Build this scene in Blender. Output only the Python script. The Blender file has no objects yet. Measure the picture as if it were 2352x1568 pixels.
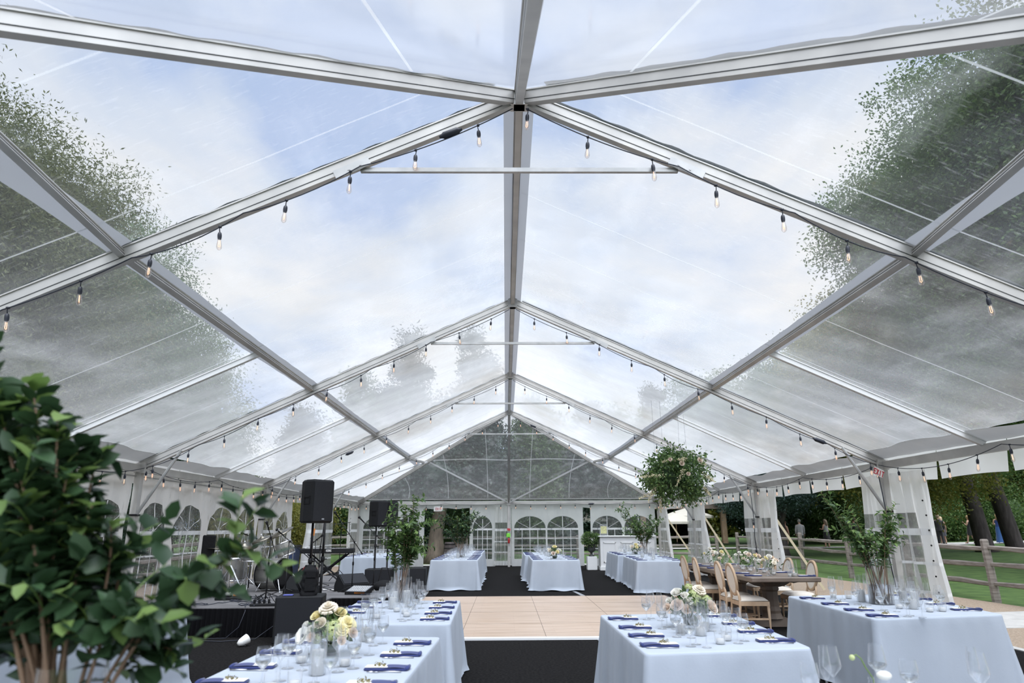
import bpy, math, random
import numpy as np
from mathutils import Vector, Matrix
R = random.Random(7)
NR = np.random.RandomState(11)
PI = math.pi
SC = bpy.context.scene
COL = SC.collection
# ---------------------------------------------------------------- helpers
def V(*a): return np.array(a, float)
def nrm(v):
    v = np.array(v, float); n = np.linalg.norm(v); return v / n if n > 1e-12 else v
def frame_of(d, up=(0, 0, 1)):
    d = nrm(d); s = np.cross(d, up)
    if np.linalg.norm(s) < 1e-5: s = np.cross(d, (0, 1, 0))
    s = nrm(s); u = np.cross(s, d); return d, s, u

class MB:
    """collects shapes for ONE mesh object"""
    def __init__(self): self.v = []; self.f = []; self.n = 0
    def add(self, vs, fs):
        o = self.n; self.v.extend([tuple(map(float, p)) for p in vs]); self.n += len(vs)
        self.f.extend([tuple(i + o for i in f) for f in fs]); return self
    def box(self, c, s, rz=0, ry=0, rx=0, taper=1.0):
        x, y, z = s[0] / 2, s[1] / 2, s[2] / 2
        P = [(-x, -y, -z), (x, -y, -z), (x, y, -z), (-x, y, -z), (-x * taper, -y * taper, z), (x * taper, -y * taper, z), (x * taper, y * taper, z), (-x * taper, y * taper, z)]
        if rz or ry or rx:
            m = Matrix.Rotation(rz, 3, 'Z') @ Matrix.Rotation(ry, 3, 'Y') @ Matrix.Rotation(rx, 3, 'X'); P = [m @ Vector(p) for p in P]
        return self.add([(p[0] + c[0], p[1] + c[1], p[2] + c[2]) for p in P], [(0, 3, 2, 1), (4, 5, 6, 7), (0, 1, 5, 4), (1, 2, 6, 5), (2, 3, 7, 6), (3, 0, 4, 7)])
    def bbox(self, c, s, b=.01, rz=0):
        """box with chamfered vertical and top edges"""
        x, y, z = s[0] / 2, s[1] / 2, s[2] / 2
        def ring(e, zz):
            a, d = x - e, y - e; q = b
            return [(a - q, -d, zz), (a, -d + q, zz), (a, d - q, zz), (a - q, d, zz), (-a + q, d, zz), (-a, d - q, zz), (-a, -d + q, zz), (-a + q, -d, zz)]
        P = ring(b * .7, -z) + ring(0, -z + b) + ring(0, z - b) + ring(b * .7, z)
        F = [tuple(range(7, -1, -1)), tuple(range(24, 32))]
        for k in range(3):
            for i in range(8): F.append((k * 8 + i, k * 8 + (i + 1) % 8, k * 8 + 8 + (i + 1) % 8, k * 8 + 8 + i))
        cs, sn = math.cos(rz), math.sin(rz)
        return self.add([(c[0] + p[0] * cs - p[1] * sn, c[1] + p[0] * sn + p[1] * cs, c[2] + p[2]) for p in P], F)
    def beam(self, a, b, w, h, up=(0, 0, 1), off=0.0):
        """rectangular bar from a to b; w sideways, h along up; off shifts along up"""
        a = V(*a); b = V(*b); d, s, u = frame_of(b - a, up)
        P = []
        for q in (a, b):
            for (i, j) in ((-1, -1), (1, -1), (1, 1), (-1, 1)): P.append(q + s * i * w / 2 + u * (j * h / 2 + off))
        return self.add(P, [(0, 1, 2, 3), (7, 6, 5, 4), (0, 4, 5, 1), (1, 5, 6, 2), (2, 6, 7, 3), (3, 7, 4, 0)])
    def tube(self, pts, r, n=8, cap=True):
        pts = [V(*p) for p in pts]; m = len(pts)
        rs = r if hasattr(r, '__len__') else [r] * m
        base = self.n; ref = None; P = []
        for i, p in enumerate(pts):
            d = nrm(pts[min(i + 1, m - 1)] - pts[max(i - 1, 0)])
            if ref is None:
                _, s, u = frame_of(d)
            else:
                s = nrm(ref - d * np.dot(ref, d)); u = np.cross(s, d)
            ref = s
            for k in range(n):
                a = 2 * PI * k / n; P.append(p + (s * math.cos(a) + u * math.sin(a)) * rs[i])
        F = []
        for i in range(m - 1):
            for k in range(n):
                F.append((i * n + k, (i + 1) * n + k, (i + 1) * n + (k + 1) % n, i * n + (k + 1) % n))
        if cap and n > 2: F.append(tuple(range(n))); F.append(tuple((m - 1) * n + k for k in range(n - 1, -1, -1)))
        return self.add(P, F)
    def lathe(self, prof, n=16, c=(0, 0, 0), close=False, axis=None):
        """prof: (r, z) from bottom to top"""
        P = []; F = []; m = len(prof)
        for (r, z) in prof:
            for k in range(n):
                a = 2 * PI * k / n; P.append((r * math.cos(a), r * math.sin(a), z))
        for i in range(m - 1):
            for k in range(n): F.append((i * n + k, i * n + (k + 1) % n, (i + 1) * n + (k + 1) % n, (i + 1) * n + k))
        if prof[0][0] > 1e-4: F.append(tuple(range(n - 1, -1, -1)))
        if close and prof[-1][0] > 1e-4: F.append(tuple((m - 1) * n + k for k in range(n)))
        if axis is not None:
            d, s, u = frame_of(axis); P = [s * p[0] + u * p[1] + d * p[2] for p in P]
        return self.add([(p[0] + c[0], p[1] + c[1], p[2] + c[2]) for p in P], F)
    def ball(self, c, r, n=10, m=6, sq=(1, 1, 1)):
        P = [(c[0], c[1], c[2] - r * sq[2])]; F = []
        for i in range(1, m):
            t = -PI / 2 + PI * i / m
            for k in range(n):
                a = 2 * PI * k / n; P.append((c[0] + r * math.cos(t) * math.cos(a) * sq[0], c[1] + r * math.cos(t) * math.sin(a) * sq[1], c[2] + r * math.sin(t) * sq[2]))
        P.append((c[0], c[1], c[2] + r * sq[2])); L = len(P) - 1
        for k in range(n): F.append((0, 1 + (k + 1) % n, 1 + k)); F.append((L, L - n + k, L - n + (k + 1) % n))
        for i in range(m - 2):
            for k in range(n): a = 1 + i * n; F.append((a + k, a + (k + 1) % n, a + n + (k + 1) % n, a + n + k))
        return self.add(P, F)
    def grid(self, fn, nu, nv, wrap=False):
        P = [fn(i / nu, j / nv) for j in range(nv + 1) for i in range(nu + 1)]
        F = [(j * (nu + 1) + i, j * (nu + 1) + i + 1, (j + 1) * (nu + 1) + i + 1, (j + 1) * (nu + 1) + i) for j in range(nv) for i in range(nu)]
        return self.add(P, F)
    def mesh(self, name, smooth=False):
        me = bpy.data.meshes.new(name); me.from_pydata(self.v, [], self.f)
        if smooth: me.polygons.foreach_set('use_smooth', [True] * len(me.polygons))
        me.update(); return me
    def build(self, name, mat, parent=None, smooth=False, loc=None, rz=0, solid=0):
        return obj(name, self.mesh(name, smooth), mat, parent, loc, rz, solid, smooth)

def obj(name, me, mat, parent=None, loc=None, rz=0, solid=0, smooth=False):
    if mat is not None and not me.materials: me.materials.append(mat)
    o = bpy.data.objects.new(name, me); COL.objects.link(o)
    if loc is not None: o.location = loc
    if rz: o.rotation_euler = (0, 0, rz)
    if parent is not None: o.parent = parent
    if solid:
        m = o.modifiers.new('s', 'SOLIDIFY'); m.thickness = solid; m.offset = 0
    return o
def tag(o, label=None, cat=None, group=None, kind=None):
    if label: o['label'] = label
    if cat: o['category'] = cat
    if group: o['group'] = group
    if kind: o['kind'] = kind
    return o
def thing(name, label, cat, loc=(0, 0, 0), rz=0, group=None):
    o = bpy.data.objects.new(name, None); COL.objects.link(o); o.empty_display_size = .05
    o.location = loc; o.rotation_euler = (0, 0, rz); return tag(o, label, cat, group)
def structure(name):
    o = bpy.data.objects.new(name, None); COL.objects.link(o); o['kind'] = 'structure'; return o
CH = {}
def reg(root):
    """remember a thing's children so that it can be copied"""
    CH[root.name] = None; return root
def dup(root, loc, rz=0, label=None, group=None, scale=None):
    kids = root.children
    r = root.copy(); COL.objects.link(r); r.location = loc; r.rotation_euler = (0, 0, rz)
    if scale: r.scale = (scale,) * 3
    if label: r['label'] = label
    if group: r['group'] = group
    for ch in kids:
        c = ch.copy(); COL.objects.link(c); c.parent = r
        for g in ch.children:
            d = g.copy(); COL.objects.link(d); d.parent = c
    return r
def raw_mesh(name, verts, faces4, smooth=False):
    """fast mesh from numpy: verts (n,3), faces (m,k)"""
    me = bpy.data.meshes.new(name); n = len(verts); m, k = faces4.shape
    me.vertices.add(n); me.vertices.foreach_set('co', np.ascontiguousarray(verts, dtype=np.float32).ravel())
    me.loops.add(m * k); me.loops.foreach_set('vertex_index', np.ascontiguousarray(faces4, dtype=np.int32).ravel())
    me.polygons.add(m); me.polygons.foreach_set('loop_start', np.arange(0, m * k, k, dtype=np.int32))
    if smooth: me.polygons.foreach_set('use_smooth', np.ones(m, dtype=bool))
    me.update(calc_edges=True); me.validate(); return me

# ---------------------------------------------------------------- materials
def newmat(name):
    m = bpy.data.materials.new(name); m.use_nodes = True; nt = m.node_tree; nt.nodes.clear(); return m, nt
def N(nt, t, **kw):
    n = nt.nodes.new(t)
    for k, v in kw.items():
        if k.startswith('i_'):
            key = k[2:]; key = int(key) if key.isdigit() else key.replace('_', ' ')
            n.inputs[key].default_value = v
        else: setattr(n, k, v)
    return n
def c4(c): return (c[0], c[1], c[2], 1) if len(c) == 3 else c
def PM(name, col, rough=.6, metal=0, col2=None, nscale=8, ndet=4, bump=0, bscale=40, spec=.5, sheen=0, trans=0, emit=None, stretch=None, isl=0, coat=0, pos=(.35, .65)):
    """principled material; col2 blends in by noise, isl varies it per loose island"""
    m, nt = newmat(name); L = nt.links
    out = N(nt, 'ShaderNodeOutputMaterial'); p = N(nt, 'ShaderNodeBsdfPrincipled')
    p.inputs['Roughness'].default_value = rough; p.inputs['Metallic'].default_value = metal
    p.inputs['Specular IOR Level'].default_value = spec; p.inputs['Base Color'].default_value = c4(col)
    if sheen: p.inputs['Sheen Weight'].default_value = sheen
    if coat: p.inputs['Coat Weight'].default_value = coat
    if emit: p.inputs['Emission Color'].default_value = c4(emit[0]); p.inputs['Emission Strength'].default_value = emit[1]
    tc = N(nt, 'ShaderNodeTexCoord'); mp = N(nt, 'ShaderNodeMapping')
    if stretch: mp.inputs['Scale'].default_value = stretch
    L.new(tc.outputs['Object'], mp.inputs[0]); last = None
    if col2 is not None:
        if isl:
            g = N(nt, 'ShaderNodeNewGeometry'); fac = g.outputs['Random Per Island']
            rp = N(nt, 'ShaderNodeValToRGB'); L.new(fac, rp.inputs[0])
        else:
            ns = N(nt, 'ShaderNodeTexNoise'); ns.inputs['Scale'].default_value = nscale; ns.inputs['Detail'].default_value = ndet
            L.new(mp.outputs[0], ns.inputs['Vector']); rp = N(nt, 'ShaderNodeValToRGB'); L.new(ns.outputs['Fac'], rp.inputs[0])
            rp.color_ramp.elements[0].position = pos[0]; rp.color_ramp.elements[1].position = pos[1]
        rp.color_ramp.elements[0].color = c4(col); rp.color_ramp.elements[1].color = c4(col2)
        L.new(rp.outputs[0], p.inputs['Base Color']); last = rp.outputs[0]
    if bump:
        nb = N(nt, 'ShaderNodeTexNoise'); nb.inputs['Scale'].default_value = bscale; nb.inputs['Detail'].default_value = 3
        L.new(mp.outputs[0], nb.inputs['Vector']); b = N(nt, 'ShaderNodeBump'); b.inputs['Strength'].default_value = bump; b.inputs['Distance'].default_value = .01
        L.new(nb.outputs['Fac'], b.inputs['Height']); L.new(b.outputs[0], p.inputs['Normal'])
    sh = p.outputs[0]
    if trans:
        t = N(nt, 'ShaderNodeBsdfTranslucent'); t.inputs[0].default_value = c4(col)
        if last is not None: L.new(last, t.inputs[0])
        mx = N(nt, 'ShaderNodeMixShader'); mx.inputs[0].default_value = trans; L.new(sh, mx.inputs[1]); L.new(t.outputs[0], mx.inputs[2]); sh = mx.outputs[0]
    L.new(sh, out.inputs[0]); return m

def schlick(nt, f0=.04, k=1.0, p=5):
    L = nt.links; lw = N(nt, 'ShaderNodeLayerWeight'); lw.inputs[0].default_value = .5
    pw = N(nt, 'ShaderNodeMath', operation='POWER'); L.new(lw.outputs['Facing'], pw.inputs[0]); pw.inputs[1].default_value = p
    ma = N(nt, 'ShaderNodeMath', operation='MULTIPLY_ADD', use_clamp=True); L.new(pw.outputs[0], ma.inputs[0]); ma.inputs[1].default_value = (1 - f0) * k; ma.inputs[2].default_value = f0 * k
    return ma.outputs[0]
def film_mat(name, haze=.1, graze=.6, gp=3.4, tint=(.95, .965, .965), white=(.76, .765, .76), streak=(1, 1, 1), nscale=1.2, gloss=.12, amt=.22, dirt=(.66, .64, .60)):
    """clear vinyl: see-through sheet with scratches, haze and a soft reflection"""
    m, nt = newmat(name); L = nt.links; out = N(nt, 'ShaderNodeOutputMaterial')
    tr = N(nt, 'ShaderNodeBsdfTransparent'); tr.inputs[0].default_value = c4(tint)
    df = N(nt, 'ShaderNodeBsdfDiffuse'); tl = N(nt, 'ShaderNodeBsdfTranslucent')
    tc = N(nt, 'ShaderNodeTexCoord'); mp = N(nt, 'ShaderNodeMapping'); mp.inputs['Scale'].default_value = streak; L.new(tc.outputs['Object'], mp.inputs[0])
    n1 = N(nt, 'ShaderNodeTexNoise'); n1.inputs['Scale'].default_value = nscale; n1.inputs['Detail'].default_value = 8; n1.inputs['Roughness'].default_value = .68; L.new(mp.outputs[0], n1.inputs['Vector'])
    n2 = N(nt, 'ShaderNodeTexNoise'); n2.inputs['Scale'].default_value = .45; n2.inputs['Detail'].default_value = 3; L.new(tc.outputs['Object'], n2.inputs['Vector'])
    rc = N(nt, 'ShaderNodeValToRGB'); L.new(n2.outputs['Fac'], rc.inputs[0])
    rc.color_ramp.elements[0].color = c4(white); rc.color_ramp.elements[1].color = c4(dirt); rc.color_ramp.elements[0].position = .5; rc.color_ramp.elements[1].position = .68
    L.new(rc.outputs[0], df.inputs[0]); L.new(rc.outputs[0], tl.inputs[0])
    mh = N(nt, 'ShaderNodeMixShader'); mh.inputs[0].default_value = .82; L.new(df.outputs[0], mh.inputs[1]); L.new(tl.outputs[0], mh.inputs[2])
    lw = N(nt, 'ShaderNodeLayerWeight'); lw.inputs[0].default_value = .5
    pw = N(nt, 'ShaderNodeMath', operation='POWER'); L.new(lw.outputs['Facing'], pw.inputs[0]); pw.inputs[1].default_value = gp
    mg = N(nt, 'ShaderNodeMath', operation='MULTIPLY'); L.new(pw.outputs[0], mg.inputs[0]); mg.inputs[1].default_value = graze
    sn = N(nt, 'ShaderNodeMapRange'); sn.inputs['From Min'].default_value = .5; sn.inputs['From Max'].default_value = .75; sn.inputs['To Min'].default_value = 0; sn.inputs['To Max'].default_value = amt
    L.new(n1.outputs['Fac'], sn.inputs['Value'])
    mp3 = N(nt, 'ShaderNodeMapping'); mp3.inputs['Rotation'].default_value = (.3, .2, .55); mp3.inputs['Scale'].default_value = (1.6, 34, 12); L.new(tc.outputs['Object'], mp3.inputs[0])
    n3 = N(nt, 'ShaderNodeTexNoise'); n3.inputs['Scale'].default_value = 1.6; n3.inputs['Detail'].default_value = 5; n3.inputs['Distortion'].default_value = .6; L.new(mp3.outputs[0], n3.inputs['Vector'])
    s3 = N(nt, 'ShaderNodeMapRange'); s3.inputs['From Min'].default_value = .56; s3.inputs['From Max'].default_value = .80; s3.inputs['To Max'].default_value = amt * .8; L.new(n3.outputs['Fac'], s3.inputs['Value'])
    a0 = N(nt, 'ShaderNodeMath', operation='ADD'); L.new(sn.outputs[0], a0.inputs[0]); L.new(s3.outputs[0], a0.inputs[1]); sn = a0
    a1 = N(nt, 'ShaderNodeMath', operation='ADD'); L.new(mg.outputs[0], a1.inputs[0]); L.new(sn.outputs[0], a1.inputs[1])
    a2 = N(nt, 'ShaderNodeMath', operation='ADD', use_clamp=True); L.new(a1.outputs[0], a2.inputs[0]); a2.inputs[1].default_value = haze
    mx = N(nt, 'ShaderNodeMixShader'); L.new(a2.outputs[0], mx.inputs[0]); L.new(tr.outputs[0], mx.inputs[1]); L.new(mh.outputs[0], mx.inputs[2])
    gl = N(nt, 'ShaderNodeBsdfGlossy'); gl.inputs['Roughness'].default_value = gloss
    m2 = N(nt, 'ShaderNodeMixShader'); L.new(schlick(nt, .05, .55, 4), m2.inputs[0]); L.new(mx.outputs[0], m2.inputs[1]); L.new(gl.outputs[0], m2.inputs[2])
    L.new(m2.outputs[0], out.inputs[0]); return m

def glass_mat(name, tint=(.975, .98, .985), edge=.74, ior=1.5, haze=0, rough=.02, rim=.32):
    """thin drinking-glass wall: clear in the middle, darker and shinier where it turns away"""
    m, nt = newmat(name); L = nt.links; out = N(nt, 'ShaderNodeOutputMaterial')
    tr = N(nt, 'ShaderNodeBsdfTransparent'); lw = N(nt, 'ShaderNodeLayerWeight'); lw.inputs[0].default_value = .35
    rp = N(nt, 'ShaderNodeValToRGB'); L.new(lw.outputs['Facing'], rp.inputs[0])
    rp.color_ramp.elements[0].color = c4(tint); rp.color_ramp.elements[0].position = .45
    rp.color_ramp.elements[1].color = (edge, edge * 1.01, edge * 1.02, 1); rp.color_ramp.elements[1].position = 1
    L.new(rp.outputs[0], tr.inputs[0])
    gl = N(nt, 'ShaderNodeBsdfGlossy'); gl.inputs['Roughness'].default_value = rough
    mx = N(nt, 'ShaderNodeMixShader'); L.new(schlick(nt, .08, 1.0, 3.2), mx.inputs[0]); L.new(tr.outputs[0], mx.inputs[1]); L.new(gl.outputs[0], mx.inputs[2]); sh = mx.outputs[0]
    if rim:  # white diffuse edge paints in the bright outline of refracted light
        d2 = N(nt, 'ShaderNodeBsdfDiffuse'); d2.inputs[0].default_value = (.92, .93, .94, 1); m4 = N(nt, 'ShaderNodeMixShader'); L.new(schlick(nt, .01, rim, 2.2), m4.inputs[0]); L.new(sh, m4.inputs[1]); L.new(d2.outputs[0], m4.inputs[2]); sh = m4.outputs[0]
    if haze:
        d = N(nt, 'ShaderNodeBsdfDiffuse'); d.inputs[0].default_value = (.85, .87, .88, 1)
        m3 = N(nt, 'ShaderNodeMixShader'); m3.inputs[0].default_value = haze; L.new(sh, m3.inputs[1]); L.new(d.outputs[0], m3.inputs[2]); sh = m3.outputs[0]
    L.new(sh, out.inputs[0]); return m

def water_mat():
    m, nt = newmat('water'); L = nt.links; out = N(nt, 'ShaderNodeOutputMaterial')
    g = N(nt, 'ShaderNodeBsdfGlass'); g.inputs['IOR'].default_value = 1.33; g.inputs['Roughness'].default_value = 0
    t = N(nt, 'ShaderNodeBsdfTransparent'); t.inputs[0].default_value = (.93, .95, .96, 1)
    mx = N(nt, 'ShaderNodeMixShader'); mx.inputs[0].default_value = .45; L.new(g.outputs[0], mx.inputs[1]); L.new(t.outputs[0], mx.inputs[2]); L.new(mx.outputs[0], out.inputs[0]); return m

MT = {}
MT['alu'] = PM('brushed aluminium', (.60, .58, .545), .45, .35, (.50, .485, .46), 3, 3, stretch=(1, 1, 1))
MT['alu2'] = PM('worn aluminium tube', (.52, .515, .50), .4, .45, (.42, .42, .41), 6)
MT['alu_lit'] = PM('aluminium with painted light', (.78, .775, .76), .5, .1)  # same aluminium, with the light on the jack rafters put into its colour
MT['keder'] = PM('dark groove', (.03, .032, .035), .6)
MT['strip'] = PM('grey vinyl seam strip', (.42, .43, .45), .55, trans=.35)
MT['seam'] = film_mat('welded seam', .30, .3, amt=.05, nscale=1)
MT['film'] = film_mat('clear roof vinyl', .008, 1.8, 4.4, amt=.17, tint=(.925, .94, .945), streak=(1, .35, 1))
MT['film_near'] = film_mat('clear near hip vinyl', 0.0, .6, 4.4, amt=.07, tint=(.88, .895, .91), white=(.7, .7, .7))
MT['film_end'] = film_mat('clear gable vinyl', .05, .6, nscale=2.2, amt=.16, tint=(.82, .84, .84))
MT['vinyl'] = PM('white tent vinyl', (.95, .945, .93), .5, 0, (.88, .875, .855), 1.4, trans=.58, bump=.12, bscale=6)
MT['vinyl_clear'] = film_mat('clear window vinyl', .14, .3, tint=(.74, .76, .79), nscale=3, amt=.3)
MT['gather_clear'] = film_mat('gathered clear vinyl', .36, .5, tint=(.88, .89, .88), nscale=4, amt=.25)
MT['band'] = PM('grey white eave band vinyl', (.52, .52, .51), .55, 0, (.46, .46, .45), 1.5, trans=.18)
MT['bar_white'] = PM('white window bar', (.86, .86, .85), .5, trans=.3)
MT['rubber'] = PM('black rubber cord', (.015, .018, .03), .5)
MT['carpet'] = PM('black event carpet', (.009, .0088, .0088), 1, 0, (.019, .018, .0175), 34, 6, bump=.5, bscale=180, spec=.03)
MT['cloth'] = PM('pale blue tablecloth', (.435, .48, .542), .85, 0, (.46, .505, .568), 3, spec=.2, sheen=.15, bump=.06, bscale=60, trans=.08)
MT['napkin'] = PM('navy napkin', (.028, .040, .135), .8, 0, (.038, .052, .165), 8, spec=.25, sheen=.2)
MT['card'] = PM('ivory menu card', (.86, .84, .80), .6)
MT['sprig'] = PM('dried herb sprig', (.17, .14, .05), .7, 0, (.28, .24, .09), 1, isl=1)
MT['steel'] = PM('polished steel', (.62, .62, .64), .16, 1)
MT['glass'] = glass_mat('clear glass')
MT['cyl'] = glass_mat('cylinder glass', edge=.88, rim=.14)
MT['ribbed'] = glass_mat('ribbed votive glass', edge=.5, haze=.12, rough=.1)
MT['water'] = water_mat()
MT['wax'] = PM('white candle wax', (.86, .85, .82), .5, 0, spec=.4, trans=.25)
MT['wick'] = PM('wick', (.05, .04, .03), .9)
MT['black'] = PM('black powder coat', (.007, .007, .008), .5, spec=.3)
MT['blackbox'] = PM('black textured cabinet', (.010, .0105, .0115), .7, 0, (.014, .0145, .016), 60, spec=.25, bump=.2, bscale=200)
MT['grille'] = PM('dark speaker grille', (.014, .0145, .017), .6, .1, (.022, .023, .027), 160, 2, spec=.25)
MT['bag'] = PM('black nylon', (.009, .009, .010), .8, spec=.2, bump=.5, bscale=30)
MT['chrome'] = PM('chrome hardware', (.75, .75, .76), .12, 1)
MT['silver_shell'] = PM('silver sparkle drum shell', (.52, .51, .47), .28, .6, (.62, .61, .57), 90, 2)
MT['head'] = PM('white drum head', (.75, .74, .70), .5)
MT['brass'] = PM('dull cymbal bronze', (.17, .155, .125), .32, .9, (.24, .22, .18), 20)
MT['stage'] = PM('dark grey stage deck', (.105, .10, .10), .75, 0, (.15, .145, .145), 3, bump=.15, bscale=60)
MT['skirt'] = PM('black pleated skirt', (.005, .005, .006), .8, spec=.08)
MT['white_paint'] = PM('white painted panel', (.78, .78, .77), .45)
MT['white_plastic'] = PM('white plastic', (.80, .79, .76), .4)
MT['red'] = PM('red paint', (.42, .02, .02), .4)
MT['redtext'] = PM('red lettering', (.55, .05, .06), .6)
MT['neon'] = PM('lime tag', (.25, .75, .08), .5)
MT['wood_grey'] = PM('grey brown table wood', (.125, .092, .070), .5, 0, (.20, .155, .12), 3, 8, stretch=(1, .12, 1), bump=.15, bscale=20)
MT['oak'] = PM('pale limed oak', (.38, .255, .155), .5, 0, (.50, .36, .24), 6, 6, stretch=(1, 1, .3))
MT['linen'] = PM('cream linen', (.66, .60, .52), .85, 0, (.70, .64, .56), 30, bump=.1, bscale=150, sheen=.2)
MT['fence'] = PM('weathered fence wood', (.17, .145, .125), .85, 0, (.28, .25, .22), 5, 8, stretch=(.6, .6, 4), bump=.6, bscale=14)
MT['bark'] = PM('dark furrowed bark', (.035, .028, .026), .9, 0, (.075, .062, .058), 7, 8, stretch=(1, 1, .25), bump=1.0, bscale=12)
MT['bark_pale'] = PM('tan tree bark', (.10, .08, .06), .9, 0, (.17, .135, .10), 6, 8, stretch=(1, 1, .3), bump=1.0, bscale=12)
MT['twig'] = PM('brown twig', (.20, .125, .075), .7)
MT['twig_green'] = PM('green stem', (.14, .22, .05), .6)
def leafmat(name, a, b, tr=.35, rough=.5): return PM(name, a, rough, 0, b, isl=1, trans=tr, spec=.35)
MT['leaf_dark'] = leafmat('deep green leaf', (.020, .045, .020), (.05, .10, .042), .25, .4)
MT['leaf_fresh'] = leafmat('fresh green leaf', (.12, .20, .05), (.23, .34, .10), .45)
MT['leaf_mid'] = leafmat('mid green leaf', (.045, .095, .03), (.12, .19, .06), .35)
MT['leaf_hang'] = leafmat('glossy green leaf', (.045, .09, .035), (.13, .21, .07), .38, .4)
MT['leaf_willow'] = leafmat('olive willow leaf', (.075, .10, .04), (.17, .19, .075), .4)
MT['leaf_maple'] = leafmat('green canopy leaf', (.045, .10, .03), (.13, .21, .055), .4)
MT['leaf_yellow'] = leafmat('yellowing canopy leaf', (.10, .13, .03), (.26, .24, .05), .45)
MT['leaf_pine'] = leafmat('dark conifer needle', (.012, .03, .018), (.03, .06, .035), .15)
MT['leaf_spruce'] = leafmat('blue spruce needle', (.06, .10, .095), (.12, .18, .17), .15)
MT['grass'] = PM('lawn', (.04, .085, .016), .9, 0, (.085, .15, .032), 2.5, 8, bump=.6, bscale=60)
MT['gravel'] = PM('tan gravel', (.22, .165, .115), .95, 0, (.34, .27, .20), 40, 6, bump=.9, bscale=70)
MT['concrete'] = PM('pale concrete', (.36, .35, .33), .9, 0, (.45, .44, .41), 5, 6, bump=.2, bscale=40)
MT['stone'] = PM('grey urn metal', (.05, .055, .052), .5, .3, (.09, .095, .09), 8)
MT['rose_cream'] = PM('cream rose petal', (.82, .74, .60), .6, 0, (.86, .80, .68), 1, isl=1, trans=.3)
MT['rose_white'] = PM('white rose petal', (.86, .84, .76), .6, 0, (.90, .88, .82), 1, isl=1, trans=.3)
MT['rose_blush'] = PM('blush rose petal', (.84, .70, .58), .6, 0, (.88, .78, .68), 1, isl=1, trans=.3)
MT['rose_yellow'] = PM('pale yellow petal', (.84, .74, .38), .6, 0, (.88, .82, .55), 1, isl=1, trans=.3)
MT['hydrangea'] = PM('lime hydrangea floret', (.50, .58, .22), .6, 0, (.70, .74, .42), 1, isl=1, trans=.3)
MT['astilbe'] = PM('cream spike floret', (.62, .58, .34), .7, 0, (.78, .70, .55), 1, isl=1, trans=.3)
MT['centre'] = PM('dark flower centre', (.02, .015, .03), .6)
MT['skin'] = PM('skin', (.55, .33, .24), .55)
MT['blue_bin'] = PM('navy plastic bin', (.02, .04, .11), .5)
MT['strap'] = PM('cream ratchet strap', (.50, .44, .30), .7)
# ---------------------------------------------------------------- camera, light, sky
HC, W, ZE, ZR = 1.52, 6.1, 2.457, 5.275
YF = [5.34, 11.16, 16.98, 22.80]; WH = 5.34; YE = 28.14; YN = 0.0
KS = (ZR - ZE) / W
def zs(x): return ZR - KS * abs(x)                      # underside of the side slopes
cd = bpy.data.cameras.new('camera'); cam = bpy.data.objects.new('camera', cd); COL.objects.link(cam); SC.camera = cam
def set_cam():
    pi_, ya, ro, cx = .271987, .0107197, .0050747, -.134
    c, s = math.cos(ya), math.sin(ya); cp, sp = math.cos(pi_), math.sin(pi_); cr, sr = math.cos(ro), math.sin(ro)
    r0 = V(c, -s, 0); f0 = V(s, c, 0); up0 = -sp * f0 + cp * V(0, 0, 1); fw = cp * f0 + sp * V(0, 0, 1)
    r = cr * r0 - sr * up0; u = sr * r0 + cr * up0
    cam.matrix_world = Matrix(((r[0], u[0], -fw[0], cx), (r[1], u[1], -fw[1], 0), (r[2], u[2], -fw[2], HC), (0, 0, 0, 1)))
set_cam()
cd.sensor_width = 36; cd.lens = 1530.47 / 2352 * 36; cd.clip_end = 600; cd.clip_start = .05
cd.dof.use_dof = True; cd.dof.focus_distance = 9.5; cd.dof.aperture_fstop = 2.0
SC.view_settings.view_transform = 'Standard'; SC.view_settings.look = 'None'; SC.view_settings.exposure = 0; SC.view_settings.gamma = 1
SC.view_settings.use_curve_mapping = False
cy = SC.cycles; cy.max_bounces = 10; cy.transparent_max_bounces = 40; cy.transmission_bounces = 6; cy.diffuse_bounces = 3; cy.glossy_bounces = 3
cy.use_denoising = True; cy.caustics_reflective = False; cy.caustics_refractive = False; cy.sample_clamp_indirect = 6
try: cy.denoiser = 'OPENIMAGEDENOISE'
except Exception: pass

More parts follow.
